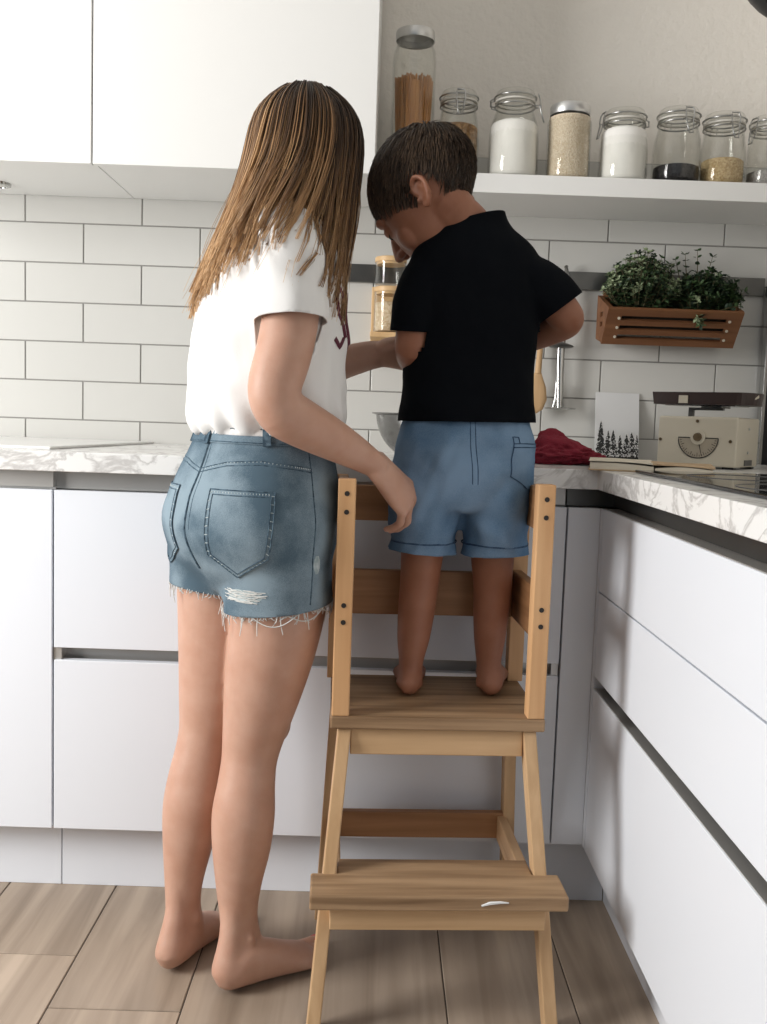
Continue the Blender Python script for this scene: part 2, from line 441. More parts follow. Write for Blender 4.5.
# ================================================================== CABINETS
ZD, ZB = .831, .148
YD = -.65; XR = .435
def base_cabinets():
    # left unit with one door
    t = thing('base_cabinet', 'white base cabinet with one tall door at left edge', 'cabinet', (-.94, -.3, ZB))
    obj('carcass', B(-1.245, -.634, -.63, -.01, ZB+.001, ZD+.035), M['carcass'], t)
    obj('door', B(-1.244, -.6345, YD, -.631, ZB, ZD), M['lacquer'], t, .0012)
    obj('grip_channel', B(-1.244, -.634, -.645, -.631, ZD+.005, .868), M['alu'], t)
    # drawer unit
    t = thing('base_cabinet', 'wide white drawer cabinet behind the woman and wooden step tower', 'cabinet', (-.13, -.3, ZB))
    obj('carcass', B(-.6335, .372, -.60, -.01, ZB+.001, ZD+.035), M['carcass'], t)
    for z0, z1 in ((.519, ZD), (ZB, .494)):
        d = obj('drawer', B(-.6305, .369, YD, -.631, z0, z1), M['lacquer'], t, .0012)
    obj('grip_channel', B(-.6335, .369, -.628, -.60, ZD+.002, .868), M['alu'], t)
    bm = B(-.617, .355, -.615, -.601, .488, .526); box(bm, -.6325, -.617, -.645, -.601, .494, .519); box(bm, .355, .368, -.645, -.601, .494, .519)
    obj('grip_channel', bm, M['alu'], t)
    # corner filler
    t = thing('corner_filler', 'narrow white corner panel between drawer cabinet and right run', 'cabinet panel', (.405, -.62, ZB))
    obj('panel', B(.3725, XR, YD, -.631, ZB, ZD), M['lacquer'], t, .001)
    obj('grip_channel', B(.3725, .50, -.628, -.60, ZD+.002, .868), M['darksteel'], t)  # dark steel puts the corner's shade into the channel colour
    # right run
    t = thing('base_cabinet', 'white drawer cabinet along the right wall under black hob', 'cabinet', (.75, -1.3, ZB))
    y0, y1 = -2.5, -.672
    obj('carcass', B(XR+.045, XW-.005, y0, -.66, ZB+.001, ZD+.03), M['carcass'], t)
    obj('end_panel', B(XR, XR+.02, -.669, -.6505, ZB, ZD), M['lacquer'], t)
    obj('drawer', B(XR, XR+.019, y0, y1, .6715, ZD), M['lacquer'], t, .0012)
    bm = B(XR, XR+.019, y0, y1, .503, .6685); obj('drawer', bm, M['lacquer'], t, .0012)
    obj('drawer', B(XR, XR+.019, y0, y1, ZB, .477), M['lacquer'], t, .0012)
    bm = B(XR+.034, XR+.0445, y0, -.70, .47, .51); obj('grip_channel', bm, M['darksteel'], t)  # dark tone stands for the shade in the grip recess
    obj('grip_lip', B(XR+.002, XR+.034, y0, -.672, .4765, .4785), M['alu'], t)
    obj('grip_channel', B(XR+.03, XR+.045, y0, -.63, ZD+.002, .868), M['darksteel'], t)  # shade under the worktop edge put into the channel colour
    obj('grip_lip', B(XR+.002, XR+.03, y0, -.672, ZD-.001, ZD+.0015), M['alu'], t)
    # worktop, one L
    P = [(-1.9, -.005), (XW-.003, -.005), (XW-.003, -2.5), (.42, -2.5), (.42, -.678), (-1.9, -.678)]
    bm = prism(newbm(), P, lambda p: (*p, .869), lambda p: (*p, CT))
    o = obj('worktop', bm, M['marble'], bevel=.0015); tag(o, 'white grey-veined marble look worktop running around the corner', 'worktop')
    # wall cabinets
    for x0, x1, lab in ((-1.25, -.6465, 'white wall cabinet at left edge with round spotlight beneath'), (-.6445, -.031, 'white wall cabinet above the woman, next to open shelf')):
        t = thing('wall_cabinet', lab, 'cabinet', ((x0+x1)/2, -.18, 1.52), group='wall cabinets')
        bm = B(x0, x1, -.332, -.01, 1.527, 2.24)
        obj('carcass', bm, M['lacquer2'], t, .001)
        obj('door', B(x0+.0008, x1-.0008, -.369, -.349, 1.52, 2.24), M['lacquer2'], t, .0012)
        obj('grip_rail', B(x0+.012, x1-.002, -.3485, -.333, 1.532, 1.545), M['alu'], t)
        bm = B(x0+.001, x0+.012, -.3485, -.333, 1.527, 2.23); obj('side_strip', bm, M['lacquer2'], t)
    t = thing('spotlight', 'small round spotlight under the left wall cabinet', 'lamp', (-.945, -.125, 1.527))
    obj('rim', lathe(newbm(), [(.020, 0), (.030, 0), (.029, -.006), (.021, -.007)], (-.945, -.125, 1.527), closed=True), M['steel'], t, smooth=40)
    obj('lens', lathe(newbm(), [(0, -.0045), (.0205, -.0045), (.0205, -.001), (0, -.001)], (-.945, -.125, 1.527)), M['lampglow'], t, smooth=40)
    # shelf
    o = obj('wall_shelf', B(-.03, XW-.002, -.251, -.0065, 1.517, 1.560), M['lacquer2'], bevel=.001)
    tag(o, 'thick white floating shelf carrying the row of glass jars', 'shelf')
    # thin white board lying on the worktop at left
    P = [(-1.2, -.02), (-.585, -.02), (-.655, -.60), (-1.2, -.60)]
    o = obj('white_board', prism(newbm(), P, lambda p: (*p, CT), lambda p: (*p, CT+.006)), M['lacquer2'], bevel=.002)
    tag(o, 'flat thin white board lying on the worktop at far left', 'board')
base_cabinets()

# ================================================================== STOOL WITH TOWER FRAME
def stool():
    t = thing('step_stool', 'wooden two-step stool with tower rails carrying the boy', 'step stool', (.1065, -.84, 0), .05)
    k = dict(parent=t, world=False)
    def W(): return newbm()
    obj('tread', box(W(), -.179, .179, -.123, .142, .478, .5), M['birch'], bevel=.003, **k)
    Pt = [(-.204,-.238),(.204,-.238),(.204,-.160),(.161,-.160),(.161,-.108),(-.161,-.108),(-.161,-.160),(-.204,-.160)]
    bm = prism(W(), Pt, lambda p: (*p, .226), lambda p: (*p, .25))
    obj('tread', bm, M['birch'], bevel=.003, **k)
    def slant(bm, p0, p1, wx, wy):
        p0, p1 = V(p0), V(p1)
        vs = [[bm.verts.new((p.x+sx*wx/2, p.y+sy*wy/2, p.z)) for sx, sy in ((-1,-1),(1,-1),(1,1),(-1,1))] for p in (p0, p1)]
        bm.faces.new(vs[0][::-1]); bm.faces.new(vs[1])
        for i in range(4): bm.faces.new((vs[0][i], vs[0][(i+1)%4], vs[1][(i+1)%4], vs[1][i]))
        return bm
    for s in (-1, 1):
        obj('leg', slant(W(), (s*.194, -.2, 0), (s*.155, -.098, .477), .022, .036), M['birchz'], bevel=.002, **k)
        obj('leg', slant(W(), (s*.186, .165, 0), (s*.166, .118, .477), .022, .034), M['birchz'], bevel=.002, **k)
        obj('side_stretcher', box(W(), s*.163-.009, s*.163+.009, -.205, .135, .178, .2255), M['birchy'], bevel=.002, **k)
    obj('apron', box(W(), -.145, .145, -.112, -.094, .432, .477), M['birchx'], bevel=.002, **k)
    obj('apron', box(W(), -.172, .172, -.222, -.206, .186, .2255), M['birchx'], bevel=.002, **k)
    obj('back_stretcher', box(W(), -.168, .168, .129, .147, .18, .231), M['pinex'], bevel=.002, **k)
    for s in (-1, 1):
        for y0, y1, zt in ((-.122, -.092, .892), (.112, .142, .885)):
            xp = .163 if y0 < 0 else .172
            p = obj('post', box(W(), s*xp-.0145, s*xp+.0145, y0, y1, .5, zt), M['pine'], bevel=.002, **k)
            if y0 < 0:
                for z in (.868, .838, .685, .657):
                    b2 = W(); tube(b2, [(s*.163, y0-.0008, z), (s*.163, y0+.004, z)], .0042, 12)
                    obj('screw', b2, M['hole'], parent=p, world=False)  # dark disc painted for the shade inside a screw hole
        for z0, z1 in ((.812, .884), (.628, .715)):
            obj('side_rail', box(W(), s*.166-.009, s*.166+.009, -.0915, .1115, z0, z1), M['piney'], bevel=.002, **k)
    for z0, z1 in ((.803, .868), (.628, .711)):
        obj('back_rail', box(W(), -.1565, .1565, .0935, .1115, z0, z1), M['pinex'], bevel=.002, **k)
    obj('paint_mark', limb_mark(), M['snow'], parent=t, world=False)
def limb_mark():
    bm = newbm(); tube(bm, [(.065, -.2385, .236), (.078, -.2387, .2405), (.095, -.2387, .242), (.108, -.2385, .241)], [.0015, .0028, .0022, .001], 6); return bm
stool()

# ================================================================== JARS ON THE SHELF
def wire(bm, pts, r=.0021): tube(bm, pts, r, 6)
def content(bm, R, z0, z1, dome=.012, n=24):
    prof = [(0, z0), (R*.9, z0), (R, z0+.008)]
    for i in range(5): t = i/4; prof.append((R*math.cos(t*PI/2) if i else R, z1-dome+dome*math.sin(t*PI/2)))
    prof[-1] = (0, z1)
    lathe(bm, prof, (0, 0, 0), n)
def clip_jar(x, y, z, R, H, fill, fmat, label, clip=0., neck=.74, dome=.01, second=None):
    t = thing('storage_jar', label, 'jar', (x, y, z), 0, 'glass jars on the white shelf')
    k = dict(parent=t, world=False); rn = R*neck; hb = H-.030
    w = .0028
    out = [(0, 0), (R*.84, 0), (R*.97, .008), (R, .022), (R*.985, hb*.52), (R*.93, hb*.70), (rn*1.03, hb*.88), (rn, hb*.93), (rn*1.0, hb)]
    inn = [(rn-w, hb), (rn-w, hb*.93), (rn*1.03-w, hb*.88), (R*.93-w, hb*.70), (R*.985-w, hb*.52), (R-w, .024), (R*.95-w, .011), (0, .006)]
    obj('jar_glass', lathe(newbm(), out+inn), M['glass'], smooth=50, **k)
    obj('contents', (lambda b: (content(b, R*.965-w, .0065, fill, dome), b)[1])(newbm()), fmat, smooth=60, **k)
    if second: 
        b = newbm(); content(b, R*.955-w, .0065, second[0], .003); obj('contents', b, second[1], smooth=60, **k)
    obj('gasket', lathe(newbm(), [(rn-.004, hb+.0005), (rn+.0035, hb+.0005), (rn+.0035, hb+.0045), (rn-.004, hb+.0045)], closed=True), M['rubber'], smooth=40, **k)
    rl = rn+.002
    obj('lid', lathe(newbm(), [(0, hb+.0225), (rl*.72, hb+.0225), (rl*.80, hb+.027), (rl*.93, hb+.026), (rl, hb+.018), (rl, hb+.005), (rl-.004, hb+.005), (rl-.005, hb+.017), (rl*.7, hb+.018), (0, hb+.018)]), M['glass'], smooth=50, **k)
    bm = newbm(); ca, sa = math.cos(clip), math.sin(clip)
    def q(u, v, zz): return (ca*u-sa*v, sa*u+ca*v, zz)       # u = towards the lever, v = across
    for rr, zz in ((rn+.003, hb*.955), (rl+.003, hb+.012)):
        wire(bm, [(rr*math.cos(a), rr*math.sin(a), zz) for a in [2*PI*i/28 for i in range(29)]])
    e = rn
    wire(bm, [q(e+.004, -.010, hb*.955), q(e+.016, -.010, hb*.96), q(e+.013, -.010, hb+.012), q(e+.010, -.008, hb+.018), q(e+.010, .008, hb+.018), q(e+.013, .010, hb+.012), q(e+.016, .010, hb*.96), q(e+.004, .010, hb*.955)], .0018)
    wire(bm, [q(e+.014, -.008, hb*.965), q(e+.018, -.008, hb-.022), q(e+.024, -.004, hb-.042), q(e+.024, .004, hb-.042), q(e+.018, .008, hb-.022), q(e+.014, .008, hb*.965)], .0018)
    wire(bm, [q(-e-.003, -.009, hb*.955), q(-e-.013, -.009, hb*.97), q(-e-.014, -.007, hb+.008), q(-e-.004, -.006, hb+.013), q(-e-.004, .006, hb+.013), q(-e-.014, .007, hb+.008), q(-e-.013, .009, hb*.97), q(-e-.003, .009, hb*.955)], .0018)
    obj('wire_clip', bm, M['wire'], smooth=60, **k)
    return t
def screw_jar(x, y, z, R, H, fill, fmat, label, strands=False):
    t = thing('storage_jar', label, 'jar', (x, y, z), 0, 'glass jars on the white shelf')
    k = dict(parent=t, world=False); hb = H-.02; w = .0026; rn = R*.80
    out = [(0, 0), (R*.88, 0), (R*.98, .008), (R, .02), (R, hb*.86 if not strands else hb*.84), (R*.95, hb*.91), (rn*1.02, hb*.965), (rn, hb)]
    inn = [(rn-w, hb), (rn*1.02-w, hb*.965), (R*.95-w, hb*.91), (R-w, out[4][1]), (R-w, .02), (R*.95-w, .009), (0, .006)]
    obj('jar_glass', lathe(newbm(), out+inn), M['glass'], smooth=50, **k)
    if strands:
        bm = newbm()
        for i in range(260):
            a = rnd.uniform(0, 2*PI); r = (R-.006)*math.sqrt(rnd.uniform(.25, 1)); a2 = a+rnd.uniform(-.25, .25); r2 = min(R-.005, r*rnd.uniform(.9, 1.05))
            rb = r*.82
            tube(bm, [(rb*math.cos(a2), rb*math.sin(a2), .008), (r2*math.cos(a), r2*math.sin(a), fill+rnd.uniform(-.003, .003))], .0016, 5)
        lathe(bm, [(0, .007), ((R-.006)*.7, .007), ((R-.006)*.86, fill-.012), (0, fill-.010)], n=20)
        obj('spaghetti', bm, M['spag'], smooth=50, **k)
    else:
        b = newbm(); content(b, R-w-.0012, .0065, fill, .004); obj('contents', b, fmat, smooth=60, **k)
    rl = rn+.0055
    pr = [(0, H), (rl*.86, H), (rl*.97, H-.002), (rl, H-.006), (rl, H-.022), (rl-.001, H-.024), (rl-.003, H-.022), (rl-.003, H-.008), (0, H-.006)]
    obj('lid', lathe(newbm(), pr, n=40), M['tinlid'], smooth=40, **k)
def jars():
    yj = -.185; k = .977; z = 1.5605
    def hh(h): return .987+(1.56+h-.987)*k-z
    screw_jar(.052*k, yj, z, .0505, hh(.352), .222, None, 'tall jar of spaghetti with grey metal screw lid, leftmost on shelf', True)
    clip_jar(.162*k, yj, z, .0505, hh(.219), .125, M['granola'], 'clip-top jar of brown granola behind the boy\'s head', -PI/2, .80, .012)
    clip_jar(.297*k, yj, z, .0595, hh(.224), .138, M['white_stuff'], 'large clip-top jar three quarters full of off-white flour', -.25, .74, .016)
    screw_jar(.430*k, yj, z, .0515, hh(.194), .150, M['rice'], 'jar of beige rice with silver screw lid', False)
    clip_jar(.563*k, yj, z, .0570, hh(.189), .132, M['white_stuff'], 'clip-top jar nearly full of pure white sugar', PI+.25, .78, .018)
    clip_jar(.692*k, yj, z, .0570, hh(.196), .046, M['beans'], 'clip-top jar with a low layer of black beans', -PI/2+.15, .78, .005)
    clip_jar(.803*k, yj, z, .0530, hh(.188), .066, M['grain'], 'clip-top jar one third full of golden grain', -PI/2+.1, .84, .008)
    clip_jar(.915*k, yj, z, .0520, hh(.185), .040, M['greyseed'], 'clip-top jar with grey and pink layers cut by right edge', PI+.5, .82, .004, (.018, M['pinkish']))
jars()

# ================================================================== WALL RAIL AND WHAT HANGS THERE
def rail_things():
    o = obj('wall_rail', B(-.20, .972, -.018, -.0065, 1.338, 1.383), M['darksteel'], bevel=.001)
    tag(o, 'long dark steel rail strip fixed across the white tiles', 'rail')
    # bamboo rack with two stacked jars
    t = thing('bamboo_rack', 'small bamboo wall rack holding two stacked jars by the boy\'s sleeve', 'rack', (.01, -.06, 1.18))
    obj('back_board', B(-.034, .075, -.032, -.0066, 1.135, 1.325), M['bamboo'], t, .002)
    obj('ledge', B(-.034, .075, -.142, -.032, 1.19, 1.203), M['bamboo'], t, .002)
    for z0, h, fill, lab in ((1.2035, .113, .078, 'lower glass jar of oat flakes with bamboo lid on bamboo rack'), (1.317, .072, 0, 'short empty glass jar with bamboo lid stacked on oat jar')):
        j = thing('storage_jar', lab, 'jar', (.012, -.088, z0), 0, 'bamboo lidded jars')
        kk = dict(parent=j, world=False); R = .0385; w = .002; hb = h-.012
        obj('jar_glass', lathe(newbm(), [(0, 0), (R-.003, 0), (R, .004), (R, hb), (R-w, hb), (R-w, .006), (0, .004)]), M['glass'], smooth=40, **kk)
        obj('lid', lathe(newbm(), [(0, h), (R-.001, h), (R+.0008, h-.002), (R+.0008, hb), (R-w-.001, hb), (R-w-.001, hb-.006), (0, hb-.006)], n=40), M['bamboo'], smooth=40, **kk)
        if fill:
            b = newbm(); content(b, R-w-.001, .005, fill, .006); obj('contents', b, M['oats'], smooth=60, **kk)
    # wooden spoon
    t = thing('wooden_spoon', 'wooden spoon hanging from the rail beside the black T-shirt', 'spoon', (.40, -.04, 1.02))
    bm = newbm(); tube(bm, [(.405, -.0245, 1.375), (.404, -.029, 1.25), (.400, -.04, 1.17), (.397, -.045, 1.12)], [.006, .0065, .0075, .0085], 12)
    obj('handle', bm, M['spoon'], t, smooth=60)
    bm = newbm(); tube(bm, [(.397, -.046, 1.125), (.3965, -.048, 1.11), (.396, -.05, 1.085), (.395, -.05, 1.055), (.394, -.049, 1.03), (.394, -.048, 1.019)], [.008, .013, .023, .027, .019, .004], 18, ref=(1, 0, 0), flat=.32)
    obj('spoon_bowl', bm, M['spoon'], t, smooth=70)
    # steel masher
    t = thing('potato_masher', 'steel masher with round collar hanging beside the wooden spoon', 'kitchen utensil', (.455, -.05, 1.03))
    bm = newbm(); tube(bm, [(.4565, -.028, 1.392), (.457, -.036, 1.392), (.457, -.042, 1.37), (.456, -.05, 1.30), (.453, -.05, 1.20)], [.004, .005, .0075, .0095, .0095], 12)
    obj('handle', bm, M['steel'], t, smooth=60)
    obj('collar', lathe(newbm(), [(0, 1.200), (.012, 1.199), (.030, 1.1925), (.032, 1.190), (.028, 1.187), (0, 1.185)], (.452, -.05, 0)), M['darksteel'], t, smooth=40)
    bm = newbm(); tube(bm, [(.4515, -.05, 1.188), (.4525, -.05, 1.12), (.4555, -.05, 1.05), (.4565, -.05, 1.036)], [.010, .0095, .0085, .009], 12, flat=.6)
    tube(bm, [(.4465, -.044, 1.10), (.446, -.042, 1.06), (.441, -.042, 1.036)], [.004, .004, .005], 8)
    obj('shaft', bm, M['steel'], t, smooth=60)
    obj('mash_plate', lathe(newbm(), [(0, 1.036), (.038, 1.0355), (.0405, 1.0335), (.038, 1.0315), (0, 1.031)], (.4575, -.05, 0)), M['steel'], t, smooth=40)
    # black splash panel with steel edge at the far right
    t = thing('splash_panel', 'black upright panel with steel edge in the right corner', 'panel', (1.0, -.03, CT))
    obj('panel', B(.982, XW-.003, -.045, -.019, CT+.0005, 1.36), M['black'], t, .001)
    obj('edge_trim', B(.974, .982, -.05, -.019, CT+.0005, 1.362), M['steel'], t, .001)
    # pendant lamp, top right corner
    c = V((.779, -.62, 1.902))
    t = thing('pendant_lamp', 'round black pendant lamp cut off by the top right corner', 'lamp', (c.x, c.y, c.z))
    pr = [(0, -.134)]+[(.134*math.cos(q), .134*math.sin(q)) for q in [-PI/2+PI*i/24 for i in range(1, 23)]]+[(.018, .133), (.016, .150), (0, .150)]
    obj('lamp_shade', lathe(newbm(), pr, c, 40), M['black'], t, smooth=50)
    bm = newbm(); tube(bm, [(c.x, c.y, c.z+.149), (c.x, c.y, 2.6)], .004, 8); obj('cord', bm, M['black'], t)
rail_things()

# ================================================================== PLANTER AND PLANTS
def planter():
    t = thing('wall_planter', 'slatted brown wooden planter box mounted on the tiles', 'planter', (.711, -.07, 1.2))
    x0, x1 = .545, .877
    prof = [(-.019, 1.325), (-.14, 1.283), (-.075, 1.203), (-.019, 1.215)]
    for i, (xa, xb) in enumerate(((x0, x0+.012), (x1-.012, x1))):
        me = tomesh(prism(newbm(), prof, lambda p: (xa, p[0], p[1]), lambda p: (xb, p[0], p[1])))
        c = newbm()
        for z in (1.272, 1.248): box(c, xa-.01, xb+.01, -.085, -.06, z-.006, z+.005)
        me = boolean_cut(me, c)
        obj('end_panel', me, M['planter'], t)
    # slanted front with three slots
    d = V((0, -.14+.075, 1.283-1.203)); n = V((0, -d.z, d.y)).normalized(); L = d.length; d.normalize()
    n = V((0, -.78, -.63)); n = (n - d*n.dot(d)).normalized()
    def P(x, s, off): v = V((0, -.075, 1.203))+d*s; return V((x, v.y, v.z))+n*off
    bm = newbm()
    cuts = [0, .0165, .0295, .0435, .0565, .0705, .0835, L]
    def slab(xa, xb, sa, sb):
        vs = [bm.verts.new(P(x, s, o)) for x in (xa, xb) for s in (sa, sb) for o in (0, .009)]
        for f in [(0,1,3,2),(4,6,7,5),(0,4,5,1),(2,3,7,6),(0,2,6,4),(1,5,7,3)]: bm.faces.new([vs[i] for i in f])
    slab(x0, x0+.036, 0, L); slab(x1-.036, x1, 0, L)
    for a, b in zip(cuts[::2], cuts[1::2]): slab(x0+.036, x1-.036, a, b)
    obj('front_panel', bm, M['planter'], t)
    for s in (.0235, .0505, .0775):
        for x in (x0+.030, x1-.030):
            bm = newbm(); c = P(x, s, .0095); tube(bm, [c, c+n*.002], .0035, 10); obj('rivet', bm, M['cream'], t)
    obj('bottom_panel', prism(newbm(), [(-.074, 1.2035), (-.02, 1.216), (-.02, 1.224), (-.076, 1.2115)], lambda p: (x0+.0125, p[0], p[1]), lambda p: (x1-.0125, p[0], p[1])), M['planter'], t)
    obj('back_panel', B(x0+.0125, x1-.0125, -.0265, -.0195, 1.228, 1.335), M['planter'], t)
    obj('soil', prism(newbm(), [(-.0275, 1.235), (-.084, 1.235), (-.112, 1.266), (-.0275, 1.262)], lambda p: (x0+.0125, p[0], p[1]), lambda p: (x1-.0125, p[0], p[1])), M['soil'], t)
def leaf(bm, p, d, up, L, w, mi):
    d = d.normalized(); s = d.cross(up)
    if s.length < 1e-4: s = d.orthogonal()
    s.normalize(); u = s.cross(d)
    q = [p, p+d*L*.35+s*w*.5-u*.0004, p+d*L*.75+s*w*.4, p+d*L-u*L*.12, p+d*L*.75-s*w*.4, p+d*L*.35-s*w*.5-u*.0004]
    m = p+d*L*.5-u*w*.18
    vs = [bm.verts.new(x) for x in q]; c = bm.verts.new(m)
    for i in range(6):
        f = bm.faces.new((vs[i], vs[(i+1) % 6], c)); f.material_index = mi
def plant(c, size, nst, label, seed, tall, pale, extra=()):
    rr = random.Random(seed)
    t = thing('potted_plant', label, 'plant', c)
    lb, sb = newbm(), newbm(); c = V(c)
    specs = []
    for i in range(nst):
        a = rr.uniform(0, 2*PI); q = math.sqrt(rr.random())
        base = c+V((math.cos(a)*q*size[0]*.45, math.sin(a)*q*size[1]*.35, 0))
        tip = c+V((math.cos(a)*q*size[0], math.sin(a)*q*size[1]-.012, size[2]*(math.sqrt(max(0, 1-(q*.93)**2))*rr.uniform(.75, 1.05)) + .012))
        tip.y = min(tip.y, -.035)
        specs.append((base, tip))
    specs += [(V(a), V(b)) for a, b in extra]
    for base, tip in specs:
        mid = (base+tip)/2+V((rr.uniform(-.01, .01), rr.uniform(-.008, .004), .012))
        pts = bez(base, mid, tip, 9)
        tube(sb, pts, [.0014]*7+[.001, .0008, .0005], 4)
        light = rr.random() < pale
        for i in range(2, 10):
            dd = (pts[i]-pts[i-1]).normalized(); o = dd.orthogonal().normalized(); o2 = dd.cross(o)
            for j in range(2 if i < 9 else 4):
                an = (i*1.35)+j*PI*(1 if i < 9 else .5)+rr.uniform(-.3, .3)
                ld = (o*math.cos(an)+o2*math.sin(an)+dd*rr.uniform(.2, .9))
                Lf = tall*rr.uniform(.75, 1.2)*(1 if i < 8 else .75)
                q = pts[i]+ld.normalized()*Lf
                if q.y > -.022: ld.y = -abs(ld.y)
                leaf(lb, pts[i], ld, V((rr.uniform(-.5, .5), -.3, 1)), Lf, Lf*.62, 0 if (light and i > 6) else (1 if rr.random() < .55 else 2))
    obj('foliage', lb, [M['leafL'], M['leafG'], M['leafD']], t)
    obj('stems', sb, M['stem'], t)
planter()
plant((.640, -.07, 1.264), (.100, .060, .150), 230, 'bushy plant with pale green tips in left half of planter', 3, .0165, .33)
plant((.797, -.07, 1.264), (.090, .055, .110), 190, 'dark green leafy plant with upright sprigs in right half of planter', 5, .0185, .04,
      [((.78, -.07, 1.262), (.775, -.075, 1.435)), ((.79, -.07, 1.262), (.812, -.08, 1.42)), ((.76, -.07, 1.262), (.72, -.08, 1.41)), ((.77, -.07, 1.262), (.745, -.075, 1.425)), ((.80, -.07, 1.262), (.87, -.09, 1.36)), ((.80, -.07, 1.262), (.895, -.09, 1.335)), ((.775, -.1, 1.27), (.767, -.158, 1.245)), ((.77, -.1, 1.27), (.762, -.15, 1.26)), ((.80, -.1, 1.27), (.868, -.135, 1.295))])

# ================================================================== THINGS ON THE WORKTOP
def worktop_things():
    z = CT+.0005
    # black hob
    t = thing('induction_hob', 'flat black glass hob set on the right worktop', 'hob', (.73, -1.05, CT))
    obj('glass_plate', B(.472, .985, -1.36, -.745, z, CT+.006), M['blackglass'], t, .0015)
    bm = newbm()
    for cx, cy, r in ((.60, -.92, .085), (.84, -.92, .105), (.60, -1.20, .105), (.84, -1.20, .085)):
        tube(bm, [(cx+r*math.cos(a), cy+r*math.sin(a), CT+.0062) for a in [2*PI*i/40 for i in range(41)]], .0007, 4, cap=False)
    obj('zone_markings', bm, M['hob_line'], t)
    # scale standing diagonally in the corner
    a = R_(38); c = V((.738, -.352, z))
    t = thing('kitchen_scale', 'cream box-shaped kitchen scale with half-round dial and brown tray', 'scale', c, -a)
    k = dict(parent=t, world=False); w, d, h = .176, .150, .112
    obj('housing', box(newbm(), -w/2, w/2, -d/2, d/2, .004, h), M['cream'], bevel=.005, seg=3, **k)
    for sx in (-1, 1):
        for sy in (-1, 1): obj('foot', box(newbm(), sx*.07-.012, sx*.07+.012, sy*.062-.010, sy*.062+.010, 0, .0045), M['black'], **k)
    yf = -d/2-.0006; zc = .0655; ro, ri = .044, .012
    dx = .004
    pts = [(ro*math.cos(q), ro*math.sin(q)) for q in [-PI*i/24 for i in range(25)]]
    dial = obj('dial', prism(newbm(), pts, lambda p: (dx+p[0], yf+.002, zc+p[1]), lambda p: (dx+p[0], yf-.0008, zc+p[1])), M['dialface'], **k)
    bm = newbm()
    tube(bm, [(dx+ro*math.cos(q), yf-.001, zc+ro*math.sin(q)) for q in [-PI*i/24 for i in range(25)]]+[(dx+ro, yf-.001, zc)], .0011, 5)
    tube(bm, [(dx-ro, yf-.001, zc), (dx+ro, yf-.001, zc)], .0011, 5)
    obj('dial_rim', bm, M['ink'], parent=dial, world=False)
    bm = newbm()
    for i in range(1, 24):
        q = -PI*i/24; r0 = ro*.84 if i % 3 else ro*.74
        tube(bm, [(dx+r0*math.cos(q), yf-.0012, zc+r0*math.sin(q)), (dx+ro*.93*math.cos(q), yf-.0012, zc+ro*.93*math.sin(q))], .0005, 4)
    obj('dial_marks', bm, M['ink'], parent=dial, world=False)
    bm = newbm(); q = -PI*.42; tube(bm, [(dx, yf-.0025, zc), (dx+ro*.9*math.cos(q), yf-.0025, zc+ro*.9*math.sin(q))], [.0012, .0004], 5); obj('needle', bm, M['ink'], parent=dial, world=False)
    bm = newbm(); tube(bm, [(dx, yf+.002, zc+.002), (dx, yf-.004, zc+.002)], .0165, 24); obj('dial_boss', bm, M['cream'], smooth=30, **k)
    bm = newbm(); tube(bm, [(dx, yf-.003, zc+.002), (dx, yf-.010, zc+.002)], [.0095, .0085], 20); obj('dial_knob', bm, M['bronze'], smooth=30, **k)
    for sx, sz in ((0, h-.010), (-w/2+.007, .060), (w/2-.014, .060)):
        bm = newbm(); tube(bm, [(sx, yf+.002, sz), (sx, yf-.0018, sz)], .0035, 10); obj('screw', bm, M['bronze'], **k)
    for sz in (.088, .036):
        bm = newbm(); tube(bm, [(w/2-.001, .0, sz), (w/2+.002, .0, sz)], .0032, 10); obj('screw', bm, M['tinlid'], **k)
    bm = newbm(); box(bm, w/2-.001, w/2+.002, -.02, .03, .008, .020); obj('side_foot', bm, M['darksteel'], **k)
    bm = newbm(); box(bm, -.042, -.032, -.02, -.008, h-.001, h+.018); box(bm, -.042, .035, -.02, -.008, h+.015, h+.021); box(bm, -.01, .035, -.03, .03, h+.0205, h+.024)
    obj('tray_bracket', bm, M['darksteel'], **k)
    # tray: shallow, rounded right end, open top
    def outline(o, zz):
        W_, D_ = .110-o, .066-o; L = []
        for i in range(13): q = -PI/2+PI*i/12; L.append((W_-.030+.030*math.cos(q), (D_ if False else D_)*math.sin(q), zz))
        L += [(-W_, D_, zz), (-W_, -D_, zz)]
        return [V((p[0], p[1], p[2])) for p in L]
    bm = newbm(); zb, zt = h+.0265, h+.0535
    rings = [outline(.003, zb), outline(0, zt), outline(.004, zt), outline(.008, zb+.004)]
    vr = [[bm.verts.new(p) for p in r] for r in rings]; n = len(vr[0])
    for a_, b_ in zip(vr, vr[1:]):
        for i in range(n): bm.faces.new((a_[i], a_[(i+1) % n], b_[(i+1) % n], b_[i]))
    bm.faces.new(vr[0][::-1]); bm.faces.new(vr[-1])
    tr = obj('tray', bm, M['brown'], **k)
    bm = newbm()
    box(bm, -.048, -.028, -.0685, -.0645, h+.029, h+.046)
    obj('clip', bm, M['cream'], parent=tr, world=False)
    bm = newbm(); tube(bm, [(.088, -.056, h+.030), (.103, -.03, h+.042), (.108, -.015, h+.047)], [.004, .005, .004], 8, flat=.4); obj('clip', bm, M['cream'], parent=tr, world=False)
    bm = newbm(); box(bm, -.085, .07, -.05, .05, h+.024, h+.0266); obj('support_plate', bm, M['steel'], parent=tr, world=False)
    # printed card leaning on the tiles
    t = thing('picture_card', 'grey white card with snowy fir trees leaning on the tiles', 'card', (.608, -.05, CT))
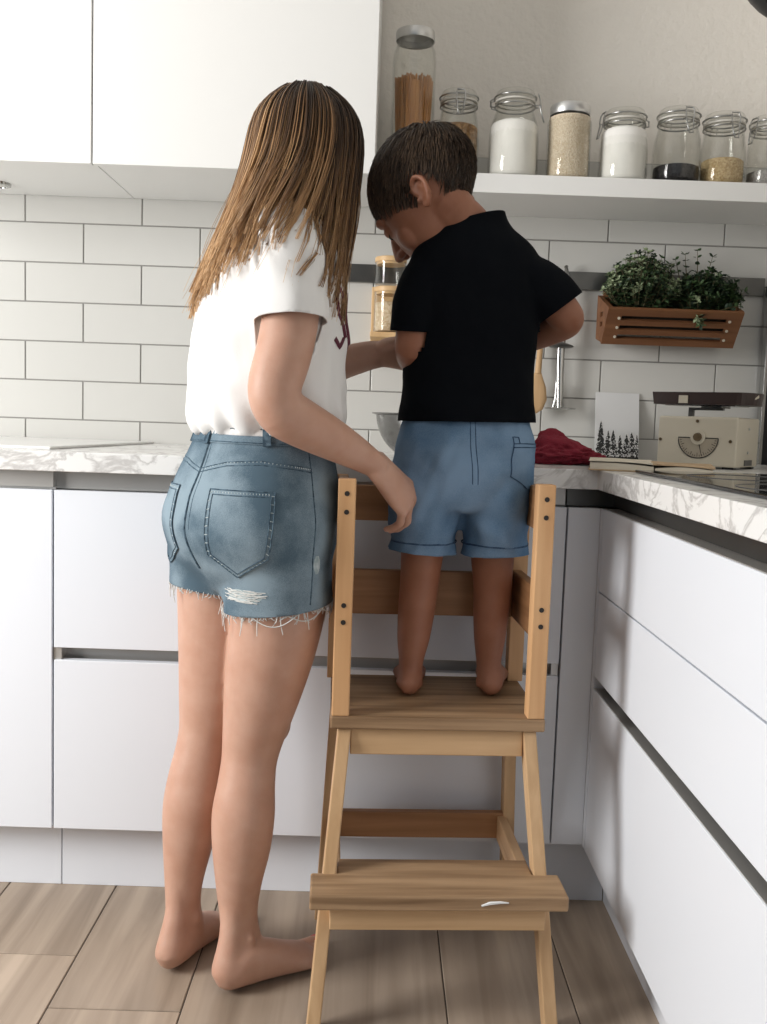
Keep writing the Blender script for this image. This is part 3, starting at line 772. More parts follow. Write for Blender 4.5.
    p0, p1 = V((.550, -.062, z)), V((.664, -.056, z)); up = V((.004, .045, .172)); nn = (p1-p0).cross(up).normalized()
    bm = newbm(); prism(bm, [(0, 0), (1, 0), (1, 1), (0, 1)], lambda p: p0+(p1-p0)*p[0]+up*p[1], lambda p: p0+(p1-p0)*p[0]+up*p[1]-nn*.003)
    obj('card_sheet', bm, M['card'], t)
    rr = random.Random(4); tb, sb = newbm(), newbm()
    def on(u, v, o): return p0+(p1-p0)*u+up*v+nn*o
    for cx, h_, w_ in ((.13, .56, .135), (.30, .42, .13), (.415, .43, .13), (.57, .36, .12), (.72, .37, .15), (.835, .40, .17), (.955, .37, .09)):
        pts = []
        for i in range(9):
            f = i/8; ww = w_*(1-f**1.7)
            pts.append((cx+ww*rr.uniform(.85, 1.1), .012+h_*f)); 
            if i < 8: pts.append((cx+ww*.62, .012+h_*(f+.06)))
        left = [(2*cx-a, b) for a, b in reversed(pts[:-1])]
        poly = [(min(max(a, .005), .995), b) for a, b in pts+left]
        tb.faces.new([tb.verts.new(on(a, b, .0004)) for a, b in poly])
        for i in range(80):
            f = rr.random()**1.3*.93; ww = w_*(1-f**1.7)*.85; u = cx+rr.uniform(-1, 1)*ww; v = .05+h_*f; s = rr.uniform(.010, .026); sg = 1 if u > cx else -1
            q = [(u, v), (u+sg*s*1.5, v-s*.6), (u+sg*s*1.2, v-s*.1), (u+sg*s*.3, v+s*.5)]
            q = [(min(max(a, .006), .994), max(b, .012)) for a, b in q]
            try: sb.faces.new([sb.verts.new(on(a, b, .0008)) for a, b in q])
            except ValueError: pass
    obj('printed_trees', tb, M['ink'], t); obj('printed_snow', sb, M['snow'], t)
    # open booklet at the corner
    t = thing('booklet', 'open cream booklet lying across the worktop corner before the scale', 'book', (.53, -.62, CT))
    cs = [V((.396, -.698, 0)), V((.622, -.740, 0)), V((.685, -.53, 0)), V((.442, -.50, 0))]
    def pagestack(bm, u0, u1, hts, inset, ub=0.):
        nu, nv = 16, 6
        def q(u, v, zz):
            a = cs[0].lerp(cs[1], u); b = cs[3].lerp(cs[2], u); p = a.lerp(b, v); return V((p.x, p.y, zz))
        top = [[bm.verts.new(q(u0+(u1-u0)*i/nu, inset+(1-2*inset)*j/nv, z+hts(i/nu, j/nv))) for j in range(nv+1)] for i in range(nu+1)]
        bot = [[bm.verts.new(q(u0+(u1-u0)*i/nu, inset+(1-2*inset)*j/nv, z+ub)) for j in range(nv+1)] for i in range(nu+1)]
        for i in range(nu):
            for j in range(nv):
                bm.faces.new((top[i][j], top[i+1][j], top[i+1][j+1], top[i][j+1])); bm.faces.new((bot[i][j], bot[i][j+1], bot[i+1][j+1], bot[i+1][j]))
            for j in (0, nv):
                bm.faces.new((top[i][j], bot[i][j], bot[i+1][j], top[i+1][j]))
        for i in (0, nu):
            for j in range(nv): bm.faces.new((top[i][j], top[i][j+1], bot[i][j+1], bot[i][j]))
    bm = newbm(); pagestack(bm, 0, 1, lambda u, v: .0022, 0); obj('cover', bm, M['papertan'], t)
    bm = newbm(); pagestack(bm, .01, .52, lambda u, v: .0145+.002*math.sin(u*PI)-.004*u, .012, .0024); obj('pages', bm, M['paper'], t, smooth=50)
    bm = newbm(); pagestack(bm, .53, .985, lambda u, v: .0075+.006*math.sin(min(1, u*1.5)*PI/2)-.006*u*u+.002*math.sin(v*3), .012, .0024); obj('pages', bm, M['paper'], t, smooth=50)
    bm = newbm(); pagestack(bm, .0, .51, lambda u, v: .0172+.002*math.sin(u*PI)-.004*u, .006, .0164); bmesh.ops.translate(bm, vec=(0, 0, .0007), verts=bm.verts[:]); 
    obj('loose_page', bm, M['paper'], t, smooth=50)
    bm = newbm(); pagestack(bm, .50, 1.0, lambda u, v: .0163-.0035*u-.003*u*u+.0012*math.sin(v*4), .02, .0135); obj('tan_page', bm, M['papertan'], t, smooth=50)
    # crumpled red cloth
    bm = newbm(); bmesh.ops.create_icosphere(bm, subdivisions=5, radius=1)
    for v in bm.verts:
        p = v.co.copy(); f = noise.fractal(p*1.6+V((3, 1, 7)), .9, 2.1, 4); g = 1-abs(noise.noise(p*2.3+V((9, 2, 4))))*1.3
        s = 1+.26*f+.34*(g-.6)+.12*(1-2*abs(noise.noise(p*4.5+V((1, 5, 2)))))
        x, y, zz = p.x*s, p.y*s, p.z*s
        peak = math.exp(-((x+.25)**2+(y)**2)*2.2)
        zz = max(-.38, zz*(.45+.75*peak))+.38
        v.co = V((.384+x*.068+.014*max(0, x), -.455+y*.055, z+.0005+zz*.042))
    o = obj('cloth', bm, M['redcloth'], smooth=180); tag(o, 'crumpled dark red cloth on the worktop beside the boy', 'cloth')
    # steel bowl in front of the boy
    t = thing('mixing_bowl', 'polished steel mixing bowl on the worktop in front of boy', 'bowl', (.112, -.44, CT))
    pr = []
    for i in range(13):
        q = i/12*PI*.47; pr.append((.045+.078*math.sin(q), .003+.098*(1-math.cos(q))))
    outer = [(0, 0), (.045, 0)]+pr+[(.131, .0945), (.132, .0965)]
    inner = [(r-.002, zz+.002) for r, zz in reversed(pr)]+[(0, .003)]
    obj('bowl_shell', lathe(newbm(), outer+inner, (.112, -.44, z), 48), M['bowlsteel'], t, smooth=50)
worktop_things()
# ================================================================== PEOPLE
def merge(dst, src, Mx=None):
    if Mx is not None: bmesh.ops.transform(src, matrix=Mx, verts=src.verts[:])
    me = tomesh(src); dst.from_mesh(me); bpy.data.meshes.remove(me)
def head_matrix(c, yaw, pitch, roll, s):
    return Matrix.Translation(V(c)) @ Matrix.Rotation(-R_(yaw), 4, 'Z') @ Matrix.Rotation(-R_(pitch), 4, 'X') @ Matrix.Rotation(R_(roll), 4, 'Y') @ Matrix.Scale(s, 4)
def head(bm, Mx, child=False):
    h = newbm()
    ell(h, (0, -.012, .035), (.076, .096, .085), n=24)
    if child: limb(h, [(0,.012,.06,.067,.077),(0,.022,.01,.066,.070),(0,.032,-.03,.060,.060),(0,.038,-.065,.047,.048),(0,.042,-.092,.028,.034)])
    else: limb(h, [(0,.012,.06,.068,.078),(0,.02,.01,.067,.074),(0,.028,-.035,.060,.064),(0,.036,-.075,.046,.052),(0,.045,-.105,.028,.036)])
    limb(h, [(0,.086,.014,.008,.008),(0,.098,-.010,.0095,.011),(0,.104,-.028,.013,.012)], n=12)
    ell(h, (0, .108, -.029), (.010, .009, .008))
    for s in (-1, 1):
        ell(h, (s*.009, .098, -.032), (.008, .009, .007))
        ell(h, (s*.030, .080, .022), (.025, .013, .008))
        ell(h, (s*.031, .0775, .002), (.0145, .0145, .0125))
        ell(h, (s*.038, .056, -.034), (.024, .024, .026)) if not child else ell(h, (s*.036, .054, -.036), (.026, .022, .028))
        e = newbm()
        ear = [(.006,.006),(.007,.020),(-.002,.031),(-.014,.031),(-.023,.020),(-.024,.004),(-.017,-.013),(-.008,-.025),(.001,-.028),(.006,-.020)]
        pts = [(s*(.0745+.010*max(0, min(1, (.008-y)/.022))), y-.010, z-.004) for y, z in ear]
        limb(e, [(*p, .0052 if 0 < i < 8 else .006) for i, p in enumerate(pts)], ref=(1, 0, 0), n=10)
        limb(e, [(s*.080, -.020, .008, .0042), (s*.0815, -.026, -.004, .004), (s*.081, -.021, -.016, .004), (s*.080, -.013, -.019, .004)], n=8)
        ell(e, (s*.0735, -.017, -.002), (.0065, .017, .026))
        ell(e, (s*.079, .0, -.012), (.005, .004, .006))
        k = .84 if child else 1.
        piv = V((s*.074, -.012, -.004)); sh = V((0, -.008, -.017)) if child else V((0, 0, 0))
        for v in e.verts: v.co = piv+(v.co-piv)*k+sh
        merge(h, e)
    ell(h, (0, .086, -.058), (.021, .010, .006)); ell(h, (0, .085, -.068), (.018, .010, .0065))
    ell(h, (0, .070, -.093), (.020, .016, .014))
    merge(bm, h, Mx)
def hand(bm, W, d, a, right, s=1., curl=((20, 30, 20),)*4, thumb=(.55, -.6, .45), fan=.05):
    W = V(W); d = V(d).normalized(); a = V(a); a = (a-d*a.dot(d)).normalized()
    n = d.cross(a) if right else a.cross(d)
    def P(u, v, w_): return W+(d*u+a*v+n*w_)*s
    limb(bm, [(*P(-.012, 0, 0), .024*s, .018*s), (*P(.02, .0, 0), .029*s, .0175*s), (*P(.05, 0, .001), .036*s, .0155*s), (*P(.078, 0, .001), .037*s, .0125*s)], ref=a, n=18)
    ends = []
    for (off, base, ln, r), cu in zip(((-.0285, .076, .070, .0086), (-.0095, .080, .078, .0088), (.0098, .077, .072, .0084), (.028, .071, .056, .0074)), curl):
        p = P(base-.022, off*.9, 0); pts = [(*p, r*1.1*s)]; ang = 0; p = P(base, off, .0)
        pts.append((*p, r*1.12*s)); rr = r
        for q, fr in zip(cu, (.45, .31, .24)):
            ang += q; dd = (d*math.cos(R_(ang))+n*math.sin(R_(ang))+a*off*fan*40).normalized()
            p1 = p+dd*ln*fr*s
            pts += [(*(p.lerp(p1, .55)), rr*.95*s), (*p1, rr*.98*s)]; p = p1; rr *= .9
        limb(bm, pts, ref=a, n=12, sub=3); ends.append((p, dd))
    t = (d*thumb[0]+a*thumb[1]+n*thumb[2]).normalized(); t2 = (t+d*.5+n*.12).normalized()
    b0 = P(.014, -.016, .004); b1 = b0+t*.046*s; b2 = b1+t2*.032*s; b3 = b2+(t2+n*.25).normalized()*.024*s
    limb(bm, [(*b0, .015*s), (*(b0.lerp(b1, .5)), .0135*s), (*b1, .0105*s), (*(b1.lerp(b2, .5)), .0098*s), (*b2, .0100*s), (*b3, .0078*s)], ref=n, n=12, sub=3)
    return ends
def foot(bm, heel, yaw, L, right, nails=None):
    """heel = rearmost point on the ground"""
    k = L/.238; d = V((math.sin(R_(yaw)), math.cos(R_(yaw)), 0)); w = V((d.y, -d.x, 0))*(1 if right else -1)   # w points to the little toe
    H = V(heel)
    def P(u, v, z): p = H+d*u*k+w*v*k; return (p.x, p.y, heel[2]+z*k)
    limb(bm, [(*P(.014, 0, .022), .019*k, .021*k), (*P(.032, 0, .031), .028*k, .030*k), (*P(.06, 0, .040), .030*k, .040*k), (*P(.095, .002, .037), .031*k, .036*k),
              (*P(.135, .004, .028), .036*k, .0275*k), (*P(.168, .004, .021), .041*k, .0205*k), (*P(.192, .002, .015), .039*k, .0150*k)], ref=w, n=22)
    for off, l, r in ((-.0255, .238, .0120), (-.0075, .238, .0086), (.007, .230, .0082), (.0205, .220, .0078), (.033, .206, .0076)):
        pts = [(*P(.172, off*.9, .016), r*1.15*k), (*P((.172+l)/2, off, .014), r*1.02*k), (*P(l-.014*1, off, r+.001), r*k), (*P(l-r*.7, off*1.0, r*.98), r*.92*k)]
        limb(bm, pts, ref=w, n=12)
        if nails is not None: nails.append((V(P(l-r*1.25, off, r*2.0-.0022)), d, w, r*k))
def soften(me, cs, rad, it):
    b = newbm(); b.from_mesh(me)
    vs = [v for v in b.verts if any((v.co-c).length < rad for c in cs)]
    for _ in range(it): bmesh.ops.smooth_vert(b, verts=vs, factor=.5, use_axis_x=True, use_axis_y=True, use_axis_z=True)
    b.to_mesh(me); b.free()
def garment(rows, sleeves, voxel, it, ends, cuffs):
    """shirt: body and sleeves in one skin; the cuffs are opened without touching the body behind them"""
    tb = newbm(); stack(tb, rows); torso = fuse(tb, voxel, it); cut(torso, ends)
    bm = newbm(); stack(bm, rows)
    for pts, ref in sleeves: limb(bm, pts, ref=ref)
    me = fuse(bm, voxel, it); cut(me, ends)
    t = bvh_of(torso); b = newbm(); b.from_mesh(me)
    for co, no, rad in cuffs:
        co, no = V(co), V(no).normalized()
        far = lambda f: (t.find_nearest(f.calc_center_median())[3] or 0) > .0045
        fs = [f for f in b.faces if (f.calc_center_median()-co).length < rad and far(f)]
        es = list({e for f in fs for e in f.edges}); vs = list({v for f in fs for v in f.verts})
        bmesh.ops.bisect_plane(b, geom=fs+es+vs, plane_co=co, plane_no=no)
        fs = [f for f in b.faces if (f.calc_center_median()-co).length < rad*1.1 and (f.calc_center_median()-co).dot(no) > 1e-5 and far(f)]
        bmesh.ops.delete(b, geom=fs, context='FACES')
    for v, n in zip(torso.vertices, [v.normal.copy() for v in torso.vertices]): v.co -= n*.0022
    b.from_mesh(torso); b.to_mesh(me); b.free()
    return me
def curve_on(fn, qz, off, n=6):
    """polyline through (q,z) control points laid on a surface"""
    pts = []
    for (q0, z0), (q1, z1) in zip(qz, qz[1:]):
        for i in range(n): t = i/n; pts.append(fn(q0+(q1-q0)*t, z0+(z1-z0)*t, off))
    pts.append(fn(*qz[-1], off)); return pts
def surface(me, centre, theta, a, b):
    t = bvh_of(me); c, s = math.cos(R_(theta)), math.sin(R_(theta))
    def fn(q, z, off):
        x, y = a*math.cos(R_(q)), b*math.sin(R_(q))
        d = V((x*c+y*s, -x*s+y*c, 0)).normalized(); o = V((centre[0], centre[1], z))
        loc, no, _, _ = t.ray_cast(o+d*.6, -d)
        if loc is None: return o+d*a
        if no.dot(d) < 0: no = -no
        return loc+no*off
    return fn
def patch(fn, rows, off, thick=.0016, nq=14, bm=None):
    """slab over rows of (z, q left, q right)"""
    bm = bm or newbm()
    lay = [[[bm.verts.new(fn(l+(r-l)*i/nq, z, o)) for i in range(nq+1)] for z, l, r in rows] for o in (off, off+thick)]
    nr = len(rows)
    for L, fl in zip(lay, (1, 0)):
        for j in range(nr-1):
            for i in range(nq):
                f = [L[j][i], L[j][i+1], L[j+1][i+1], L[j+1][i]]; bm.faces.new(f[::-1] if fl else f)
    A, Bq = lay
    for j in range(nr-1):
        for i in (0, nq): bm.faces.new((A[j][i], A[j+1][i], Bq[j+1][i], Bq[j][i]))
    for i in range(nq):
        for j in (0, nr-1): bm.faces.new((A[j][i], A[j][i+1], Bq[j][i+1], Bq[j][i]))
    return bm
def interp(tab, x):
    if x <= tab[0][0]: return tab[0][1]
    for (x0, y0), (x1, y1) in zip(tab, tab[1:]):
        if x <= x1:
            t = (x-x0)/(x1-x0)
            return tuple(p+(q-p)*t for p, q in zip(y0, y1)) if isinstance(y0, tuple) else y0+(y1-y0)*t
    return tab[-1][1]
def strand(bm, uvl, pts, r0, r1, shade, n=3):
    m = len(pts); rings = []; nw = n
    for i, p in enumerate(pts):
        t = pts[min(i+1, m-1)]-pts[max(i-1, 0)]
        if t.length < 1e-7: t = V((0, 0, -1))
        u, w_ = frame(t, (.3, -1, .2)); r = r0+(r1-r0)*(i/(m-1))**1.6
        rings.append([bm.verts.new(p+u*math.cos(2*PI*k/n)*r+w_*math.sin(2*PI*k/n)*r) for k in range(n)])
    for i in range(m-1):
        for k in range(n):
            f = bm.faces.new((rings[i][k], rings[i][(k+1) % n], rings[i+1][(k+1) % n], rings[i+1][k])); f.smooth = True
            for lp, vv in zip(f.loops, (i, i, i+1, i+1)): lp[uvl].uv = (shade, vv/(m-1))

def woman():
    wr = lambda co, k: noise.noise(V(co)*k)
    # ---------------- body
    bm = newbm()
    stack(bm, [(.69,-.215,-.855,.075,.06,45),(.74,-.218,-.858,.150,.110,45),(.80,-.22,-.862,.160,.124,45),(.86,-.215,-.86,.152,.116,46),(.92,-.205,-.86,.130,.098,48),(.98,-.198,-.86,.122,.092,52),
               (1.06,-.198,-.86,.130,.098,60),(1.14,-.195,-.86,.138,.104,66),(1.22,-.195,-.858,.142,.098,69),(1.28,-.19,-.856,.135,.080,70),(1.318,-.183,-.852,.085,.06,70),(1.335,-.178,-.85,.055,.05,70)])
    nailsR = []
    limb(bm, [(-.160,-.888,.80,.082,.086),(-.162,-.893,.70,.0835,.085),(-.170,-.893,.62,.0785,.079),(-.184,-.888,.54,.0705,.070),(-.196,-.885,.475,.061,.061),(-.204,-.885,.43,.0535,.054),(-.209,-.889,.39,.0485,.049),(-.212,-.897,.35,.050,.051),(-.215,-.905,.30,.0545,.054),(-.217,-.908,.24,.0505,.050),(-.220,-.909,.18,.0405,.041),(-.220,-.906,.125,.0335,.034),(-.216,-.904,.085,.0335,.034),(-.206,-.898,.045,.033,.034)])
    foot(bm, (-.252,-.962,0), 52, .240, True, nailsR)
    limb(bm, [(-.222,-.914,.20,.032,.032),(-.226,-.922,.13,.022,.023),(-.229,-.933,.08,.0225,.023),(-.232,-.942,.045,.027,.027),(-.233,-.946,.028,.027,.026)])
    ell(bm, (-.197,-.929,.083), (.011,.011,.017)); ell(bm, (-.224,-.882,.09), (.011,.011,.016))
    ell(bm, (-.176,-.85,.445), (.035,.035,.04))
    limb(bm, [(-.272,-.805,.80,.082,.086),(-.272,-.806,.70,.0835,.084),(-.275,-.807,.62,.078,.078),(-.281,-.811,.54,.069,.069),(-.288,-.817,.475,.0595,.060),(-.294,-.822,.425,.0515,.052),(-.302,-.830,.385,.0475,.048),(-.309,-.838,.34,.0505,.050),(-.315,-.846,.285,.0525,.052),(-.321,-.850,.22,.045,.045),(-.327,-.852,.15,.0345,.035),(-.328,-.850,.105,.0315,.032),(-.326,-.844,.075,.0325,.033),(-.320,-.834,.04,.032,.033)])
    foot(bm, (-.355,-.913,0), 25, .236, False, nailsR)
    limb(bm, [(-.330,-.860,.18,.028,.028),(-.334,-.867,.115,.021,.022),(-.339,-.880,.075,.0215,.022),(-.342,-.890,.043,.026,.026),(-.343,-.895,.027,.026,.025)])
    ell(bm, (-.303,-.862,.088), (.010,.010,.016))
    # neck and head
    HM = head_matrix((-.150,-.815,1.418), 58, 33, 0, .98)
    nb = HM @ V((0, -.025, -.045)); nt = HM @ V((0, -.02, .01))
    limb(bm, [(-.185,-.853,1.29,.075,.06),(-.175,-.848,1.335,.058,.055),(*((V((-.17,-.846,1.35))+nb)/2),.052,.052),(*nb,.052,.054),(*nt,.055,.06)])
    head(bm, HM)
    # right arm reaching towards the boy
    limb(bm, [(-.172,-.935,1.272,.052,.05),(-.156,-.975,1.262,.050,.05),(-.147,-1.0,1.21,.046,.046),(-.144,-1.018,1.14,.0435,.044),(-.152,-1.033,1.08,.0425,.043),(-.163,-1.043,1.03,.040,.041),(-.153,-1.036,.998,.040,.040),(-.126,-1.012,.980,.0385,.0385),(-.088,-.98,.960,.0345,.035),(-.048,-.95,.938,.029,.029),(-.018,-.928,.920,.0245,.0235),(-.002,-.916,.910,.0255,.0205)], ref=(0,-1,.3))
    hand(bm, (-.002,-.916,.910), (.64,.34,-.69), (-.34,-.80,-.50), True, 1.1, ((30,30,20),(35,34,22),(40,36,24),(44,38,24)), (.62,-.45,.60))
    # left arm, hand closing round the boy's forearm
    limb(bm, [(-.215,-.77,1.272,.05,.05),(-.235,-.735,1.258,.048,.048),(-.238,-.705,1.20,.044,.044),(-.225,-.672,1.12,.040,.041),(-.205,-.655,1.075,.038,.039),(-.165,-.655,1.068,.038,.038),(-.118,-.668,1.080,.0345,.035),(-.070,-.685,1.095,.029,.031),(-.030,-.70,1.106,.0235,.0275),(-.008,-.708,1.110,.0215,.0255)], ref=(0,1,0))
    hand(bm, (-.010,-.709,1.110), (.97,-.20,.06), (.10,.35,-.93), False, .95, ((28,42,30),(32,46,30),(36,48,30),(38,46,30)), (.75,-.35,.55))
    me = fuse(bm, .0034, 5)
    soften(me, [V((-.24,-.94,.03)), V((-.345,-.895,.03))], .075, 14)
    zm = min(v.co.z for v in me.vertices)
    for v in me.vertices: v.co.z += .0006-zm if v.co.z < .2 else 0
    body = obj('person', me, M['skinW'], smooth=180)
    tag(body, 'barefoot person with long blonde-brown hair, white T-shirt and denim shorts standing at left', 'person')
    for c, d, w_, r in nailsR:
        b = newbm(); Mx = Matrix((w_, d, V((0, 0, 1)))).transposed().to_4x4(); Mx.translation = c
        ell(b, (0, 0, 0), (r*.78, r*.95, .0022), Mx, 12); obj('toenail', b, M['nail'], body, smooth=180)
    for s in (-1, 1):
        b = newbm(); tube(b, [HM @ V((s*x, y, z)) for x, y, z in ((.014,.0935,.024),(.026,.0945,.029),(.042,.085,.027),(.050,.076,.021))], [.002,.003,.0025,.001], 6); obj('eyebrow', b, M['brow'], body)
        b = newbm(); tube(b, [HM @ V((s*x, y, z)) for x, y, z in ((.020,.086,-.006),(.027,.0875,-.0075),(.035,.0865,-.0075),(.042,.081,-.006))], [.0012,.0016,.0016,.001], 6); obj('eyelashes', b, M['brow'], body)
    b = newbm(); ell(b, (0,.0885,-.058), (.0195,.009,.0052), HM, 14); ell(b, (0,.0875,-.068), (.0165,.009,.0058), HM, 14); obj('lips', b, M['lip'], body, smooth=180)
    # ---------------- T-shirt
    rows = [(.944,-.2,-.86,.108,.082,48),(.952,-.2,-.86,.121,.092,48),(.960,-.2,-.862,.134,.106,49),(.980,-.201,-.862,.145,.117,50),(1.01,-.200,-.862,.149,.121,53),(1.06,-.198,-.861,.150,.123,58),(1.12,-.195,-.860,.150,.121,64),(1.18,-.194,-.859,.150,.117,67),
               (1.24,-.193,-.858,.149,.108,69),(1.285,-.190,-.856,.141,.090,70),(1.318,-.184,-.853,.104,.072,70),(1.338,-.178,-.850,.076,.064,70),(1.36,-.172,-.847,.066,.060,70)]
    slR = [(-.180,-.925,1.272,.060,.056),(-.160,-.968,1.260,.062,.058),(-.150,-.997,1.22,.059,.057),(-.145,-1.014,1.17,.0575,.056),(-.143,-1.024,1.125,.0565,.055),(-.143,-1.028,1.095,.056,.054)]
    slL = [(-.212,-.785,1.272,.058,.056),(-.232,-.745,1.258,.059,.056),(-.238,-.715,1.21,.057,.055),(-.233,-.690,1.16,.056,.054),(-.226,-.672,1.115,.055,.053)]
    me = garment(rows, [(slR, (0,-1,.3)), (slL, (0,1,0))], .0055, 8,
        [((0,0,.951),(0,0,-1),2), ((-.174,-.848,1.342),(.35,.15,1),.11)],
        [((-.1435,-1.02,1.134),(.05,-.12,-1),.095), ((-.23,-.684,1.145),(.1,.2,-1),.09)])
    def fold(co, no):
        a = .0045*noise.noise(V((co.x*9+co.y*6, co.y*9, co.z*22+co.x*14))) + .003*noise.noise(V((co.x*30, co.y*30, co.z*13))) + .005*noise.noise(V((co.x*7-co.z*16, co.y*7+co.z*10, co.z*6)))
        low = max(0, 1-(co.z-.955)/.09); f = 1 if co.z > .958 else 0
        return f*(a + low*.006*math.sin(math.atan2(co.y+.86, co.x+.2)*17+co.z*40+3*noise.noise(co*12)))
    wrinkle(me, fold)
    o = obj('t_shirt', me, M['tee'], body, smooth=180)
    md = o.modifiers.new('cloth', 'SOLIDIFY'); md.thickness = .002; md.offset = 0
    tee_me = me
    tw = me.copy(); tw.transform(pmat(body)); tbvh = bvh_of(tw)
    fn = surface(tw, (-.197,-.861), 64, .155, .125)
    b = newbm()
    for i, q in enumerate((84, 62, 38)):
        w_ = 7
        strokes = [([(q-w_,1.105),(q,1.195),(q+w_,1.105)], [(q-w_*.6,1.135),(q+w_*.6,1.135)]),
                   ([(q+w_,1.195),(q+w_,1.13),(q+w_*.5,1.108),(q-w_*.5,1.108),(q-w_,1.13),(q-w_,1.195)],),
                   ([(q+w_,1.185),(q,1.196),(q-w_,1.18),(q-w_*.5,1.156),(q+w_*.5,1.144),(q+w_,1.12),(q,1.104),(q-w_,1.116)],)][i]
        for st in strokes: tube(b, curve_on(fn, st, .0008, 4), .0052, 6, flat=.35)
    obj('chest_print', b, M['teeprint'], o, smooth=60)
    b = newbm(); pts = []
    # ---------------- denim shorts
    bm = newbm()
    stack(bm, [(.690,-.217,-.857,.10,.075,45),(.725,-.219,-.860,.150,.100,45),(.76,-.220,-.863,.162,.117,45),(.80,-.2195,-.865,.165,.129,45),(.85,-.215,-.863,.159,.126,45),(.90,-.208,-.861,.146,.113,46),(.945,-.203,-.860,.132,.101,47),(.968,-.2,-.86,.127,.098,48),(.985,-.2,-.86,.126,.097,48)])
    limb(bm, [(-.165,-.900,.82,.080,.085),(-.168,-.908,.76,.0905,.0935),(-.166,-.904,.715,.0920,.0945),(-.166,-.900,.67,.0925,.0945),(-.167,-.897,.645,.0925,.0945)])
    limb(bm, [(-.275,-.818,.82,.080,.085),(-.277,-.820,.76,.0885,.090),(-.275,-.812,.715,.0900,.091),(-.275,-.808,.675,.0905,.092),(-.276,-.808,.645,.0905,.092)])
    me = fuse(bm, .005, 14)
    cut(me, [((0,0,.9685),(0,0,1),2), ((-.165,-.90,.672),(.10,.06,-1),.125), ((-.276,-.80,.680),(-.12,-.02,-1),.125)])
    def dfold(co, no):
        return .0022*noise.noise(V((co.x*12, co.y*12, co.z*26))) + .0025*noise.noise(V((co.x*20+co.z*18, co.y*20, co.z*8)))*max(0, 1-(co.z-.67)/.12)
    wrinkle(me, dfold)
    sh = obj('denim_shorts', me, M['denim'], body, smooth=180)
    md = sh.modifiers.new('cloth', 'SOLIDIFY'); md.thickness = .0028; md.offset = 0
    sw = me.copy(); sw.transform(pmat(body))
    fs = surface(sw, (-.213,-.862), 45, .17, .135)
    b = newbm(); n = 60
    for j in range(1):
        zs = [.941, .947, .955, .963, .9700]
        lay = [[[b.verts.new(fs(360*i/n, min(z, .9665), .0035 if l else -.004)+V((0, 0, max(0, z-.9665)))) for i in range(n)] for z in zs] for l in (0, 1)]
        for l in (0, 1):
            for r in range(len(zs)-1):
                for i in range(n): b.faces.new((lay[l][r][i], lay[l][r][(i+1) % n], lay[l][r+1][(i+1) % n], lay[l][r+1][i]))
        for r in (0, len(zs)-1):
            for i in range(n): b.faces.new((lay[0][r][i], lay[0][r][(i+1) % n], lay[1][r][(i+1) % n], lay[1][r][i]))
    obj('waistband', b, M['denim'], sh, smooth=60)
    for q in (-92, -35, -150, 30, 150):
        obj('belt_loop', patch(fs, [(z, q-3, q+3) for z in (.938, .946, .956, .966)], .0042, .003, 4), M['denimD'], sh)
    for l, r, lab in ((-74, -31, 1), (-149, -106, 0)):
        m_ = (l+r)/2; rows = []
        for i in range(11): v = i/10; rows.append((.868-.104*v, l-1.5*v if l < -100 else l-1*v, r-4*v if l > -100 else r+1*v))
        zl, ll, rl = rows[-1]
        for i in range(1, 6): v = i/5; rows.append((zl-.034*v, ll+(m_-2-ll)*v*.97, rl+(m_-2-rl)*v*.97))
        p = obj('back_pocket', patch(fs, rows, .0012, .0022), M['denim'], sh, smooth=60)
        b = newbm(); edge = [(l, .868), (r, .868), (rl, zl), (m_-2, zl-.034), (ll, zl), (l, .868)]
        tube(b, curve_on(fs, edge, .0036, 8), .0011, 5)
        ins = [(l+2.6, .860), (r-2.6, .860), (rl-2.4, zl+.002), (m_-2, zl-.028), (ll+2.6, zl+.002), (l+2.6, .860)]
        tube(b, curve_on(fs, ins, .0036, 8), .0009, 5)
        obj('pocket_stitching', b, M['denimD'], p)
        b = newbm(); pts = curve_on(fs, [(l, .865), (r, .865)], .0036, 22)
        for i in range(1, 21): tube(b, [pts[i], pts[i]+V((0, 0, -.005))], .0008, 4)
        for e0, e1 in ((edge[1], edge[2]), (edge[4], edge[5]), (edge[2], edge[3]), (edge[3], edge[4])):
            pp = curve_on(fs, [e0, e1], .0036, 16); qq = curve_on(fs, [(e0[0]+(m_-e0[0])*.1, e0[1]), (e1[0]+(m_-e1[0])*.1, e1[1]+.003)], .0036, 16)
            for i in range(1, 16, 2): tube(b, [pp[i], qq[i]], .0007, 4)
        obj('seam_wear', b, M['denimL'], p)
    b = newbm()
    tube(b, curve_on(fs, [(-90, .942), (-91, .89), (-92, .85), (-92, .80), (-91, .765), (-90, .735)], .0016, 8), .0020, 6)
    tube(b, curve_on(fs, [(-86.5, .942), (-87.5, .89), (-88.5, .85), (-88.5, .80)], .0010, 8), .0010, 5)
    for dz in (0, .006):
        tube(b, curve_on(fs, [(-90, .893+dz), (-65, .906+dz), (-40, .910+dz), (-15, .904+dz), (0, .899+dz)], .0012, 8), .0010, 5)
        tube(b, curve_on(fs, [(-92, .893+dz), (-115, .906+dz), (-140, .910+dz), (-180, .899+dz)], .0012, 8), .0010, 5)
    for q in (-1, 181): tube(b, curve_on(fs, [(q, .94), (q, .85), (q, .76), (q, .685)], .0012, 10), .0013, 5)
    for dz in (.0435, .066): tube(b, curve_on(fs, [(q, .9+dz) for q in range(0, 361, 10)], .0038, 2), .0008, 4)
    obj('seams', b, M['denimD'], sh)
    b = newbm(); pp = curve_on(fs, [(-88, .8985), (-65, .9115), (-40, .9155), (-15, .909), (0, .905)], .0012, 9)
    for i in range(0, len(pp)-1): tube(b, [pp[i], pp[i]+V((0, 0, -.006))], .0011, 4)
    obj('seam_wear', b, M['denimL'], sh)
